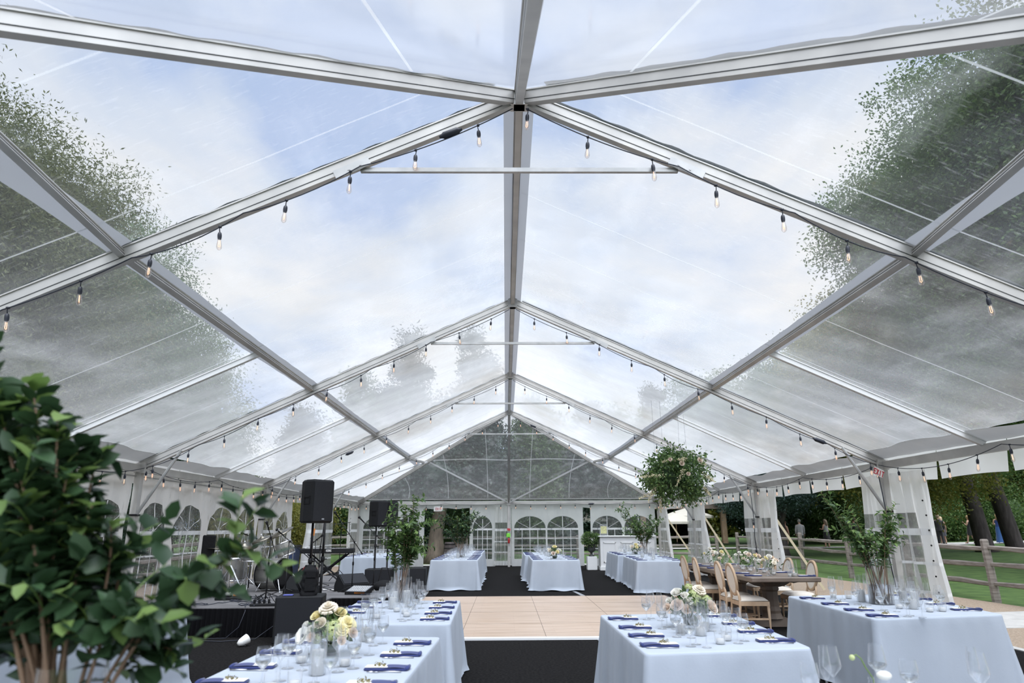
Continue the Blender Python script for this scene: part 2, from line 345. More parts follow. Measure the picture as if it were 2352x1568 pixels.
def sky():
    w = bpy.data.worlds.new('sky'); SC.world = w; w.use_nodes = True; nt = w.node_tree; nt.nodes.clear(); L = nt.links
    out = N(nt, 'ShaderNodeOutputWorld'); bg = N(nt, 'ShaderNodeBackground'); tc = N(nt, 'ShaderNodeTexCoord')
    sp = N(nt, 'ShaderNodeSeparateXYZ'); L.new(tc.outputs['Generated'], sp.inputs[0])
    z = N(nt, 'ShaderNodeMath', operation='MAXIMUM'); L.new(sp.outputs[2], z.inputs[0]); z.inputs[1].default_value = 0
    za = N(nt, 'ShaderNodeMath', operation='ADD'); L.new(z.outputs[0], za.inputs[0]); za.inputs[1].default_value = .28
    dx = N(nt, 'ShaderNodeMath', operation='DIVIDE'); L.new(sp.outputs[0], dx.inputs[0]); L.new(za.outputs[0], dx.inputs[1])
    dy = N(nt, 'ShaderNodeMath', operation='DIVIDE'); L.new(sp.outputs[1], dy.inputs[0]); L.new(za.outputs[0], dy.inputs[1])
    cb = N(nt, 'ShaderNodeCombineXYZ'); L.new(dx.outputs[0], cb.inputs[0]); L.new(dy.outputs[0], cb.inputs[1]); cb.inputs[2].default_value = SKYSEED
    n1 = N(nt, 'ShaderNodeTexNoise'); n1.inputs['Scale'].default_value = 1.7; n1.inputs['Detail'].default_value = 7; n1.inputs['Roughness'].default_value = .52; n1.inputs['Distortion'].default_value = .25
    L.new(cb.outputs[0], n1.inputs['Vector'])
    r = N(nt, 'ShaderNodeValToRGB'); L.new(n1.outputs['Fac'], r.inputs[0]); e = r.color_ramp.elements
    e[0].position = .38; e[0].color = (.50, .62, .88, 1); e[1].position = .60; e[1].color = (.95, .95, .965, 1)
    m = e.new(.47); m.color = (.74, .81, .94, 1)
    # extra sky brightness added behind the photographer to lift the interior
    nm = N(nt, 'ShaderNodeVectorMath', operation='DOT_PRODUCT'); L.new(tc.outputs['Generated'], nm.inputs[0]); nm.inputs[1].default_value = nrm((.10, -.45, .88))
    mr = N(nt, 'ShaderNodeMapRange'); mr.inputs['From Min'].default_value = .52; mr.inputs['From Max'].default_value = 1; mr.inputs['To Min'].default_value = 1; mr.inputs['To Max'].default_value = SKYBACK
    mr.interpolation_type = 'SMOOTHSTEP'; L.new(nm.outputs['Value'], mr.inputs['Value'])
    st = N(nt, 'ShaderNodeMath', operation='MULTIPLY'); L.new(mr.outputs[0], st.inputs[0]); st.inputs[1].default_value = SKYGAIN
    L.new(r.outputs[0], bg.inputs[0]); L.new(st.outputs[0], bg.inputs[1]); L.new(bg.outputs[0], out.inputs[0])
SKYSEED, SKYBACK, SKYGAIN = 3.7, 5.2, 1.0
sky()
sl = bpy.data.lights.new('veiled sun', 'SUN'); sl.energy = 1.5; sl.angle = math.radians(35); sl.color = (1, .97, .93)
so = bpy.data.objects.new('veiled sun', sl); COL.objects.link(so); so.rotation_euler = Vector((-.14, .30, -.93)).to_track_quat('-Z', 'Y').to_euler(); so.location = (8, -20, 30)

# ---------------------------------------------------------------- roof: frame and film
ceil_ = structure('ceiling')
def groove(m, a, b, side, up, w=.07, z0=.035):
    d, s, u = frame_of(V(*b) - V(*a), up)
    q = s * side * (w / 2 + .001) + u * z0
    m.beam(V(*a) + q, V(*b) + q, .004, .006, up)
def bar(name, a, b, w=.07, h=.13, up=(0, 0, 1), mat='alu', grooves=True):
    """aluminium profile whose underside runs from a to b"""
    a = V(*a); b = V(*b)
    m = MB(); m.beam(a, b, w, h, up, h / 2)
    d, s, u = frame_of(b - a, up)
    m.beam(a + u * (h - .004), b + u * (h - .004), w + .022, .012, up)           # keder lip
    o = m.build(name, MT[mat], ceil_)
    if grooves:
        g = MB(); groove(g, a, b, 1, up, w, h * .3); groove(g, a, b, -1, up, w, h * .3)
        g.build('keder_track', MT['keder'], o)
    return o
def flap(a, b, up, off, amp=.006, w=.08):
    """wavy free edge of the roof vinyl showing above a rafter"""
    a = V(*a); b = V(*b); d, s, u = frame_of(b - a, up); m = MB(); n = 90; ph = R.random() * 6
    def fn(i, j):
        p = a + (b - a) * i
        wv = amp * (math.sin(i * 95 + ph) + .6 * math.sin(i * 151 + ph * 2))
        return p + u * (off + wv + (.022 if j else 0)) + s * (w * (-.5 if j < .5 else .5)) * 0 + s * (w * (j - .5))
    m.grid(fn, n, 1); return m.build('vinyl_edge', MT['vinyl_edge'], ceil_)
MT['vinyl_edge'] = PM('dark rolled vinyl edge', (.10, .12, .125), .55, trans=.2)
H_R = .13
for y in YF:
    for s in (-1, 1):
        a = (s * .035, y, ZR - KS * .035); b = (s * W, y, ZE)
        bar('rafter', a, b)
        flap((s * .1, y, zs(.1)), b, (0, 0, 1), H_R + .012)
    m = MB(); m.box((0, y, ZR + .05), (.16, .12, .16)); m.box((0, y, ZR - .015), (.10, .10, .03)); m.build('apex_bracket', MT['alu2'], ceil_)
    # collar tie with plates and bolts
    xt = 1.42; zt = zs(1.42) - .02
    m = MB(); m.beam((-xt, y, zt), (xt, y, zt), .035, .04); tb = m.build('collar_tie', MT['alu2'], ceil_)
    for s in (-1, 1):
        m = MB(); m.beam((s * (xt - .08), y - .042, zs(xt - .08) + .02), (s * (xt + .22), y - .042, zs(xt + .22) + .01), .006, .09)
        for q in (0, .1): m.tube([(s * (xt + q), y - .05, zs(xt + q) + .01), (s * (xt + q), y - .035, zs(xt + q) + .01)], .009, 6)
        m.build('tie_plate', MT['alu2'], ceil_)
bar('ridge_beam', (0, YF[0], ZR + .02), (0, YF[3], ZR + .02), .065, .11)
for (ya, yb) in ((YF[3], YE), (YF[0], YN)):
    bar('hip_centre_rafter', (0, ya, ZR), (0, yb, ZE))
    for s in (-1, 1):
        bar('hip_rafter', (s * .03, ya, ZR), (s * W, yb, ZE))
        flap((s * .2, ya + (yb - ya) * .2 / W, zs(.2)), (s * W, yb, ZE), (0, 0, 1), H_R + .012)
PX = 3.40; HM = 3.05
for s in (-1, 1):
    up = nrm((s * KS, 0, 1))
    for i in range(3):
        bar('purlin', (s * PX, YF[i] + .04, zs(PX) + .05), (s * PX, YF[i + 1] - .04, zs(PX) + .05), .06, .07, up)
    for (y0, y1) in ((YF[0], YN + WH * .5), (YF[3], YE - WH * .5)):
        bar('purlin', (s * PX, y0, zs(PX) + .05), (s * (HM + .12), y1, zs(HM + .12) + .05), .05, .06, up)
    for i in range(3):
        ym = (YF[i] + YF[i + 1]) / 2 - (.0 if i else -.43)
        bar('jack_rafter', (s * (PX + .02), ym, zs(PX + .02) + .05), (s * W, ym, ZE + .05), .06, .07, (0, 0, 1), 'alu_lit', False)
    for (yc, ye, yd) in ((YF[3], YE, 1),):
        hm = (s * HM, yc + yd * WH / 2, zs(HM) + .03)
        bar('jack_rafter', hm, (s * W, yc, ZE + .03), .045, .05, grooves=False, mat='white_paint')
        bar('jack_rafter', hm, (s * .05, ye, ZE + .03), .045, .05, grooves=False, mat='white_paint')
# film
def sag(y):
    for a, b in zip([YN] + YF, YF + [YE]):
        if a <= y <= b: return -.035 * math.sin(PI * (y - a) / (b - a)) ** 2
    return 0
OFF = H_R + .035
def side_pt(s, t, y): return (s * (W + .06) * t, y, ZR + OFF - (ZR - ZE) * t * (W + .06) / W + sag(y) * (1 - .4 * t) + .004 * math.sin(y * 9 + t * 31))
for s in (-1, 1):
    m = MB()
    def fn(u, v, s=s):
        t = v * .958; y0 = YF[0] - WH * t; y1 = YF[3] + WH * t; return side_pt(s, t, y0 + (y1 - y0) * u)
    m.grid(fn, 120, 24); m.build('roof_film', MT['film'], ceil_, True)
    m = MB()
    def fb(u, v, s=s):
        y = YN + (YE - YN) * u; e = .004 * math.sin(u * 130) + .006 * math.sin(u * 41)
        t = .955 + .045 * v - (e if v < .01 else 0); p = side_pt(s, t, min(max(y, YF[0] - WH * t), YF[3] + WH * t)); return (p[0], p[1], p[2] - .006)
    m.grid(fb, 160, 3); m.build('eave_band', MT['band'], ceil_, True)
for (yc, yd) in ((YF[3], 1), (YF[0], -1)):
    def ep(t, u, k=0): return ((W + .05) * t * u, yc + yd * (WH + .05) * t, ZR + OFF - (ZR - ZE) * t - .03 * math.sin(PI * t) - k)
    m = MB(); m.grid(lambda u, v: ep(v * .982 + .001, u * 2 - 1), 40, 24); m.build('roof_film_hip', MT['film_end' if yd > 0 else 'film_near'], ceil_, True)
    m = MB(); m.grid(lambda u, v: ep(.982 + .018 * v, u * 2 - 1, .004), 40, 2); m.build('eave_band', MT['band'], ceil_, True)
    m = MB(); m.grid(lambda u, v: ep(.494 + .012 * v + .006 * math.cos(u * 4 * PI), (u * 2 - 1) * .97, .004), 60, 1); m.build('seam_strip', MT['seam'], ceil_)
    for x in (-4.1, -2.48, -.86, .86, 2.48, 4.1):
        t0 = abs(x) / W + .02
        m = MB(); m.grid(lambda u, v: (x * (1 - .03 * math.sin(v * PI)) + (u - .5) * .022, ep(t0 + (.975 - t0) * v, 0)[1], ep(t0 + (.975 - t0) * v, 0, .005)[2]), 1, 16); m.build('weld_seam', MT['seam'], ceil_)
for s in (-1, 1):
    def strip(t0, w, ya, yb, mat, name, k=.008):
        m = MB(); m.grid(lambda u, v: (lambda p: (p[0], p[1], p[2] - k))(side_pt(s, t0 + (v - .5) * w / W, ya + (yb - ya) * u)), 80, 1); m.build(name, MT[mat], ceil_, True)
    strip(PX / W, .20, YF[0] - WH * PX / W * .9, YF[3] + WH * PX / W * .9, 'strip', 'purlin_strip')
    strip(.012, .14, YF[0] - .02, YF[3] + .02, 'strip', 'ridge_strip')
    for y in (3.35, 4.85, 7.2, 8.5, 9.95, 12.6, 14.0, 15.5, 18.4, 19.9, 21.4):
        t0 = 0.01 if y > YF[0] else (YF[0] - y) / WH + .01
        wd = .018
        m = MB(); m.grid(lambda u, v: (lambda p: (p[0], p[1], p[2] - .007))(side_pt(s, t0 + (.95 - t0) * v, y + (u - .5) * wd + .05 * math.sin(v * PI))), 1, 20); m.build('weld_seam', MT['seam'], ceil_)
# ---------------------------------------------------------------- eaves, posts, valance
walls = {k: structure('wall_' + k) for k in ('left', 'right', 'back')}
def wbar(p, name, a, b, w, h, mat='alu2'): m = MB(); m.beam(a, b, w, h); return m.build(name, MT[mat], walls[p])
for nm, s in (('left', -1), ('right', 1)):
    for i, (a, b) in enumerate(zip([YN] + YF, YF + [YE])):
        wbar(nm, 'eave_beam', (s * (W + .02), a + .05, ZE + .02), (s * (W + .02), b - .05, ZE + .02), .07, .12, 'alu')
    for y in [YN] + YF + [YE]:
        m = MB(); m.box((s * (W + .03), y, ZE / 2), (.10, .10, ZE)); m.box((s * (W + .03), y, .01), (.25, .25, .02)); m.box((s * (W + .0), y, ZE + .03), (.17, .17, .17))
        po = m.build('post', MT['alu'], walls[nm])
        if 0 < y < YE:
            m = MB(); m.tube([(s * (W - .02), y - .03, 1.74), (s * (W - .62), y - .03, zs(W - .62) + .03)], .027, 8); m.build('knee_brace', MT['alu2'], walls[nm])
            m = MB(); m.box((s * (W + .03), y, 1.74), (.14, .14, .03)); m.tube([(s * (W - .06), y - .08, 1.74), (s * (W - .02), y + .04, 1.74)], .012, 6); m.build('brace_collar', MT['black'], walls[nm])
for s in (-1, 1): wbar('back', 'eave_beam', (s * (W - .04), YE, ZE + .02), (s * .05, YE, ZE + .02), .07, .10, 'alu')
m = MB(); m.box((0, YE, ZE / 2), (.09, .09, ZE)); m.box((0, YE, ZE + .04), (.16, .16, .2)); m.build('post', MT['alu'], walls['back'])
wbar('left', 'sidewall_rail', (-W - .06, YN, ZE - .10), (-W - .06, YE, ZE - .10), .02, .02)
def valance(nm, s, cut=1.45, h0=.18, first=0):
    m = MB(); x = s * (W + .1); y = YN - .2; L = []
    while y < YE - .1:
        y2 = min(y + cut, YE)
        n = 12
        for k in range(n):
            for (z0, z1) in ((0, .5), (.5, 1)):
                u0, u1 = k / n, (k + 1) / n
                def P(u, q):
                    e = .035; uu = e * q + (1 - 2 * e * q) * u
                    top = ZE + .16; bot = ZE - .10 - h0; dep = bot + .02 * math.sin(u * PI * 1)
                    return (x + s * .02 * math.sin((y + uu * cut) * 5) * q, y + uu * (y2 - y), top + (dep - top) * q)
                m.add([P(u0, z0), P(u1, z0), P(u1, z1), P(u0, z1)], [(0, 1, 2, 3)])
        y = y2
    m.build('valance', MT['vinyl'], walls[nm], True)
valance('right', 1, 1.43, .19); valance('left', -1, 1.43, .12)
m = MB(); m.grid(lambda u, v: ((u * 2 - 1) * W, YE + .08 + .01 * math.sin(u * 60), ZE + .12 - v * (.30 + .02 * math.sin(u * 26 * PI))), 120, 3); m.build('valance', MT['vinyl'], walls['back'], True)

# ---------------------------------------------------------------- white sidewalls with arched windows
def sidewall(wall, org, du, dn, u0, u1, wins, ztop=ZE - .05, zb=.02, wz=(.30, 1.50, 1.96), amp=.034, seed=0):
    """panel from u0 to u1 along du; dn points to the inside; wins: (centre, width)"""
    org = V(*org); du = V(*du); dn = V(*dn); bot, spring, top = wz
    def disp(u, z):
        k = (z - zb) / (ztop - zb)
        return amp * (math.sin(u * 8.3 + seed) * .6 + math.sin(u * 17 + z * 2.2 + seed * 3) * .4 + math.sin(u * 3.1 + z * 5 + seed) * .5 + .22 * math.sin(u * 31 + z * 7 + seed * 2) + .18 * math.sin(u * 13 - z * 17 + seed)) * (.25 + k * (1 - k) * 2.4)
    def P(u, z, o=0): return org + du * u + dn * (disp(u, z) + o) + V(0, 0, z)
    def arch(u):
        for (c, w) in wins:
            if abs(u - c) <= w / 2 + 1e-6: return spring + (top - spring) * math.sqrt(max(0, 1 - ((u - c) / (w / 2)) ** 2))
        return None
    us = set([u0, u1])
    for (c, w) in wins:
        for k in range(17): us.add(round(c - w / 2 * math.cos(PI * k / 16), 5))
    n = int((u1 - u0) / .06)
    for k in range(n):
        u = u0 + (u1 - u0) * k / n
        if all(abs(u - c) > w / 2 + .01 for (c, w) in wins): us.add(u)
    us = sorted(us); m = MB()
    def col(mm, a, b, za0, za1, zb0, zb1, rows, o=0):
        for r in range(rows):
            k0, k1 = r / rows, (r + 1) / rows
            mm.add([P(a, za0 + (za1 - za0) * k0, o), P(b, zb0 + (zb1 - zb0) * k0, o), P(b, zb0 + (zb1 - zb0) * k1, o), P(a, za0 + (za1 - za0) * k1, o)], [(0, 1, 2, 3)])
    panes = [MB() for _ in wins]
    for a, b in zip(us, us[1:]):
        mid = (a + b) / 2; wi = next((i for i, (c, w) in enumerate(wins) if abs(mid - c) < w / 2), None)
        if wi is None: col(m, a, b, zb, ztop, zb, ztop, 14)
        else:
            ta, tb = arch(a) or spring, arch(b) or spring
            col(m, a, b, zb, bot, zb, bot, 2); col(m, a, b, ta, ztop, tb, ztop, 5); col(panes[wi], a, b, bot, ta, bot, tb, 10)
    pn = m.build('sidewall_panel', MT['vinyl'], walls[wall], True)
    for (c, w), pm in zip(wins, panes):
        po = pm.build('window_pane', MT['vinyl_clear'], walls[wall], True)
        g = MB()
        def hb(z, h):
            for k in range(12):
                a, b = c - w / 2 + w * k / 12, c - w / 2 + w * (k + 1) / 12
                g.add([P(a, z - h / 2, .006), P(b, z - h / 2, .006), P(b, z + h / 2, .006), P(a, z + h / 2, .006)], [(0, 1, 2, 3)])
        def vb(u_, z0, z1, h, u2=None):
            u2 = u_ if u2 is None else u2
            for k in range(6):
                a, b = k / 6, (k + 1) / 6; ua, ub = u_ + (u2 - u_) * a, u_ + (u2 - u_) * b; za, zb_ = z0 + (z1 - z0) * a, z0 + (z1 - z0) * b
                g.add([P(ua - h / 2, za, .007), P(ua + h / 2, za, .007), P(ub + h / 2, zb_, .007), P(ub - h / 2, zb_, .007)], [(0, 1, 2, 3)])
        hb(spring - .05, .075); hb(bot + .78, .028); hb(bot + .38, .028)
        for q in (-.25, 0, .25): vb(c + q * w, bot, spring - .08, .026)
        vb(c, spring - .02, top - .01, .026)
        for q in (-1, 1): vb(c, spring - .02, spring + (top - spring) * .56, .026, c + q * w * .415)
        g.build('glazing_bars', MT['bar_white'], po)
    return pn
LW = [(y, 1.08) for y in (6.75, 8.05, 9.45, 10.5)]
sidewall('left', (-W - .07, 0, 0), (0, 1, 0), (1, 0, 0), 3.0, 11.05, [(5.4, 1.08), (6.75, 1.08), (8.05, 1.08), (9.35, 1.08), (10.45, .9)], seed=1)
sidewall('left', (-W - .07, 0, 0), (0, 1, 0), (1, 0, 0), 11.2, 16.9, [(11.9, .92), (13.2, 1.08), (14.68, 1.14), (16.1, 1.1)], seed=2, amp=.045)
sidewall('left', (-W - .07, 0, 0), (0, 1, 0), (1, 0, 0), 17.02, 19.5, [(17.6, .9), (18.8, .85)], seed=3, amp=.05)
sidewall('back', (0, YE + .07, 0), (1, 0, 0), (0, -1, 0), -6.1, -3.44, [(-5.35, 1.15), (-4.1, .9)], seed=4)
sidewall('back', (0, YE + .07, 0), (1, 0, 0), (0, -1, 0), -1.6, -.55, [(-1.07, .78)], seed=5, amp=.04)
sidewall('back', (0, YE + .07, 0), (1, 0, 0), (0, -1, 0), .12, 3.04, [(.86, 1.28), (2.2, 1.26)], seed=6)
sidewall('back', (0, YE + .07, 0), (1, 0, 0), (0, -1, 0), 3.34, 6.0, [(4.02, 1.2), (5.3, 1.15)], seed=7)

def curtain(label, org, du, dn, top, bot, zt, zb, amp=.06, pleats=7, seed=0, free=1, name='gathered_sidewall'):
    """sidewall pulled to a post: top=(u0,u1) bot=(u0,u1); white head and free edge, clear window part"""
    t = thing(name, label, 'tent curtain'); org = V(*org); du = V(*du); dn = V(*dn)
    def P(u, v, o=0):
        a = top[0] + (bot[0] - top[0]) * v; b = top[1] + (bot[1] - top[1]) * v
        uu = a + (b - a) * (u + .012 * math.sin(v * 9 + u * 20 + seed))
        d = amp * math.sin(u * pleats * 2 * PI + seed + .8 * math.sin(v * 3 + seed)) + amp * .5 * math.sin(u * pleats * 4.3 * PI + v * 4 + seed)
        return org + du * uu + dn * (d * (.6 + .4 * v) + o) + V(0, 0, zt + (zb - zt) * v)
    nu, nv = 84, 40; w = MB(); c = MB(); b = MB()
    def white(u, v):
        if v < .28: return True
        if v > .93: return True
        e = .24
        return (u < e) if free < 0 else (u > 1 - e)
    for i in range(nu):
        for j in range(nv):
            u0_, u1_, v0_, v1_ = i / nu, (i + 1) / nu, j / nv, (j + 1) / nv
            q = [P(u0_, v0_), P(u1_, v0_), P(u1_, v1_), P(u0_, v1_)]
            (w if white((u0_ + u1_) / 2, (v0_ + v1_) / 2) else c).add(q, [(0, 1, 2, 3)])
    for v0_, h in ((.40, .022), (.60, .009), (.78, .009)):
        b.grid(lambda u, v: P(u, v0_ + (v - .5) * 2 * h, .006), nu, 1)
    for u_ in (.12, .38, .62):
        if free < 0: u_ = 1 - u_
        b.grid(lambda u, v: P(u_ + (u - .5) * .018, .4 + v * .52, .007), 1, 30)
    w.build('white_vinyl', MT['vinyl'], t, True); cl = c.build('clear_vinyl', MT['gather_clear'], t, True); b.build('glazing_bars', MT['bar_white'], cl)
    ue = .9 if free > 0 else .1
    g = MB().ball((0, 0, 0), .014, 6, 4).mesh('grommet'); g.materials.append(MT['black'])
    for k in range(8): obj('grommet', g, None, t, tuple(P(ue, .2 + k * .095, .012)))
    return t
XR = W + .06
curtain('gathered clear and white tent sidewall at the right post nearest the camera', (XR, 0, 0), (0, -1, 0), (-1, 0, 0), (-11.95, -10.15), (-11.95, -9.95), ZE - .12, .06, .06, 6, 0, 1)
curtain('gathered white sidewall at the right post behind the wooden farm table chairs', (XR, 0, 0), (0, -1, 0), (-1, 0, 0), (-17.9, -15.85), (-18.0, -15.75), ZE - .12, .06, .07, 6, 1.4, 1)
curtain('gathered sheer sidewall at the right post just right of the hanging greenery', (XR, 0, 0), (0, -1, 0), (-1, 0, 0), (-23.6, -21.7), (-23.9, -21.3), ZE - .12, .06, .07, 6, 2.3, 1)
curtain('gathered sidewall at the far right corner behind the bar and blue table', (XR, 0, 0), (0, -1, 0), (-1, 0, 0), (-28.0, -26.9), (-28.0, -25.9), ZE - .12, .06, .07, 4, 3.1, 1)
curtain('gathered clear sidewall between the two openings behind the keyboard', (-XR, 0, 0), (0, 1, 0), (1, 0, 0), (21.2, 23.9), (20.7, 24.0), ZE - .12, .06, .08, 7, 4, -1)
curtain('gathered sidewall at the far left corner behind the second speaker pair', (-XR, 0, 0), (0, 1, 0), (1, 0, 0), (26.7, 28.1), (26.4, 28.1), ZE - .12, .06, .06, 4, 5, -1)
curtain('crumpled sidewall bunched against the centre pole at the far end', (0, YE + .02, 0), (1, 0, 0), (0, -1, 0), (-.55, .1), (-.62, .12), ZE - .12, .06, .07, 3, 6, 1)

# ---------------------------------------------------------------- floors
fl = structure('floor')
def slab(name, pts, z, mat, th=.02, parent=None):
    n = len(pts); m = MB(); m.add([(p[0], p[1], z) for p in pts] + [(p[0], p[1], z - th) for p in pts], [tuple(range(n)), tuple(range(2 * n - 1, n - 1, -1))] + [(i, i + n, (i + 1) % n + n, (i + 1) % n) for i in range(n)])
    return m.build(name, mat, parent)
slab('carpet', [(-6.25, -3), (6.3, -3), (6.3, 29.2), (-6.25, 29.2)], 0.0, MT['carpet'], .02, fl)
slab('carpet_border', [(6.3, -3), (6.42, -3), (6.42, 29.2), (6.3, 29.2)], .012, MT['concrete'], .04, fl)
slab('carpet_seam', [(1.62, 16.05), (1.72, 16.05), (1.40, 19.4), (1.33, 19.4)], .004, MT['strip'], .003, fl)
slab('carpet_seam', [(1.14, 10.12), (1.2, 10.12), (1.32, 9.1), (1.25, 9.1)], .004, MT['strip'], .003, fl)
def dance():
    m, nt = newmat('dance floor planks'); L = nt.links; out = N(nt, 'ShaderNodeOutputMaterial'); p = N(nt, 'ShaderNodeBsdfPrincipled'); p.inputs['Roughness'].default_value = .38
    tc = N(nt, 'ShaderNodeTexCoord'); mp = N(nt, 'ShaderNodeMapping'); mp.inputs['Scale'].default_value = (1, 9, 1); L.new(tc.outputs['Object'], mp.inputs[0])
    n1 = N(nt, 'ShaderNodeTexNoise'); n1.inputs['Scale'].default_value = 1.2; n1.inputs['Detail'].default_value = 6; L.new(mp.outputs[0], n1.inputs['Vector'])
    r = N(nt, 'ShaderNodeValToRGB'); L.new(n1.outputs['Fac'], r.inputs[0]); r.color_ramp.elements[0].color = (.44, .31, .215, 1); r.color_ramp.elements[0].position = .3; r.color_ramp.elements[1].color = (.60, .47, .37, 1); r.color_ramp.elements[1].position = .7
    br = N(nt, 'ShaderNodeTexBrick'); br.inputs['Scale'].default_value = 1; br.inputs['Mortar Size'].default_value = .002; br.inputs['Brick Width'].default_value = 1.2; br.inputs['Row Height'].default_value = .13
    br.inputs['Color1'].default_value = (1, 1, 1, 1); br.inputs['Color2'].default_value = (.93, .93, .93, 1); br.inputs['Mortar'].default_value = (.72, .70, .68, 1); L.new(tc.outputs['Object'], br.inputs['Vector'])
    mx = N(nt, 'ShaderNodeMixRGB', blend_type='MULTIPLY'); mx.inputs[0].default_value = 1; L.new(r.outputs[0], mx.inputs[1]); L.new(br.outputs[0], mx.inputs[2]); L.new(mx.outputs[0], p.inputs['Base Color']); L.new(p.outputs[0], out.inputs[0]); return m
MT['dance'] = dance()
df = thing('dance_floor', 'pale wood portable dance floor laid on the black carpet in the middle of the tent', 'dance floor')
m = MB(); m.add([(-2.0, 10.22, .028), (3.45, 10.22, .028), (3.45, 16.0, .028), (-2.0, 16.0, .028)], [(0, 1, 2, 3)]); m.build('plank_deck', MT['dance'], df)
m = MB()
for (a, b) in (((-2.1, 10.16), (3.55, 10.16)),):
    d = nrm(V(b[0] - a[0], b[1] - a[1], 0)); s_ = V(-d[1], d[0], 0) * .06
    m.box(((a[0] + b[0]) / 2, (a[1] + b[1]) / 2, .014), (abs(b[0] - a[0]) + .12, abs(b[1] - a[1]) + .12, .028))
m.build('white_edge_ramp', MT['white_paint'], df)
m = MB()
for (c_, s_) in (((.72, 16.03, .012), (5.6, .06, .024)), ((-2.03, 13.1, .012), (.06, 5.8, .024)), ((3.48, 13.1, .012), (.06, 5.8, .024))): m.box(c_, s_)
m.build('dark_edge_trim', MT['bark'], df)
for x in (-.78, .44, 1.66, 2.88): m = MB(); m.box((x, 13.1, .0285), (.006, 5.75, .002)); m.build('panel_joint', MT['bark_pale'], df)
for y in (11.6, 13.1, 14.6): m = MB(); m.box((.72, y, .0285), (5.4, .005, .002)); m.build('panel_joint', MT['bark_pale'], df)
# ---------------------------------------------------------------- ground outside
def gz(x, y): return min(.5, .021 * max(0, abs(x) - 11, y - 32))
m = MB()
def gfn(u, v):
    x = -120 + 240 * u; y = -30 + 180 * v; return (x, y, gz(x, y) - .035)
m.grid(gfn, 96, 72)
tag(m.build('ground', MT['grass'], None, True), kind='structure')
g_ = structure('ground_surface')
slab('gravel_apron', [(6.42, -3), (9.6, -3), (9.9, 13.5), (9.7, 20), (9.0, 29.4), (6.42, 29.4)], -.008, MT['gravel'], .03, g_)
slab('gravel_apron', [(-10.5, -3), (-6.25, -3), (-6.25, 29.4), (-10.5, 29.4)], -.008, MT['gravel'], .03, g_)
slab('concrete_path', [(7.1, 10.9), (11, 11.3), (11, 13.3), (8.2, 12.75)], .0, MT['concrete'], .03, g_)
slab('concrete_path', [(-8, 29.25), (6.42, 29.25), (6.42, 30.3), (-8, 30.3)], .0, MT['concrete'], .03, g_)
m = MB(); m.grid(lambda u, v: (8 + 60 * u, 41.5 + 3.6 * v + 2 * math.sin(u * 3), gz(8 + 60 * u, 43.5) - .01), 30, 3); m.build('concrete_path', MT['concrete'], g_)

# ---------------------------------------------------------------- leaves
DENS, CORE, LSZ = 8.5, .5, .58
def leaf_quads(C, D, Ln, Wd, seed=0, fold=.0):
    """diamond leaves: centres C (n,3), directions D (n,3)"""
    rs = np.random.RandomState(seed); n = len(C); D = D / (np.linalg.norm(D, axis=1, keepdims=True) + 1e-9)
    q = rs.normal(size=(n, 3)); S = np.cross(D, q); S /= (np.linalg.norm(S, axis=1, keepdims=True) + 1e-9)
    L = (Ln * (.7 + .6 * rs.rand(n)))[:, None]; Wv = (Wd * (.7 + .6 * rs.rand(n)))[:, None]
    v = np.stack([C, C + D * L * .45 + S * Wv / 2, C + D * L, C + D * L * .45 - S * Wv / 2], 1).reshape(-1, 3)
    f = np.arange(4 * n).reshape(n, 4); return v, f
def crown_mesh(name, blobs, n, size, seed, shape=.55, clump=.35, droop=0.0, per=26):
    rs = np.random.RandomState(seed); C = []; Dv = []
    vol = np.array([b[3] ** 2 for b in blobs]); vol = vol / vol.sum()
    for b, w in zip(blobs, vol):
        k = max(20, int(n * w)); nc = max(6, k // (per * 4)) if n > 20000 else max(3, k // per)
        d = rs.normal(size=(nc, 3)); d /= np.linalg.norm(d, axis=1, keepdims=True)
        r = b[3] * (.35 + .65 * rs.rand(nc) ** .45)[:, None]
        sc = np.array(b[4] if len(b) > 4 else (1, 1, 1))
        cc = d * r * sc * (1 + .16 * np.sin(d[:, :1] * 7 + b[0]) * np.cos(d[:, 2:3] * 5 + b[1])) + np.array(b[:3])
        idx = rs.randint(0, nc, k); p = cc[idx] + np.clip(rs.normal(size=(k, 3)), -1.9, 1.9) * clump * (.6 + .8 * rs.rand(nc, 1))[idx]
        dd = rs.normal(size=(k, 3)) + .7 * d[idx]; dd[:, 2] -= droop
        C.append(p); Dv.append(dd)
    C = np.concatenate(C); Dv = np.concatenate(Dv); keep = C[:, 2] > .1
    v, f = leaf_quads(C[keep], Dv[keep], size, size * shape, seed)
    # dense twiggy inner mass of each bough
    for q, b in enumerate(blobs):
        a = np.linspace(0, 2 * PI, 15)[:-1]; t_ = np.linspace(-PI / 2, PI / 2, 9); sc = np.array(b[4] if len(b) > 4 else (1, 1, 1)); g = len(v)
        P = np.array([[math.cos(tt) * math.cos(aa), math.cos(tt) * math.sin(aa), math.sin(tt)] for tt in t_ for aa in a])
        P = P * (b[3] * CORE * (.75 + .5 * rs.rand(len(P), 1))) * sc + np.array(b[:3])
        F = np.array([[g + i * 14 + k, g + i * 14 + (k + 1) % 14, g + (i + 1) * 14 + (k + 1) % 14, g + (i + 1) * 14 + k] for i in range(8) for k in range(14)])
        v = np.concatenate([v, P]); f = np.concatenate([f, F])
    return raw_mesh(name, v, f)
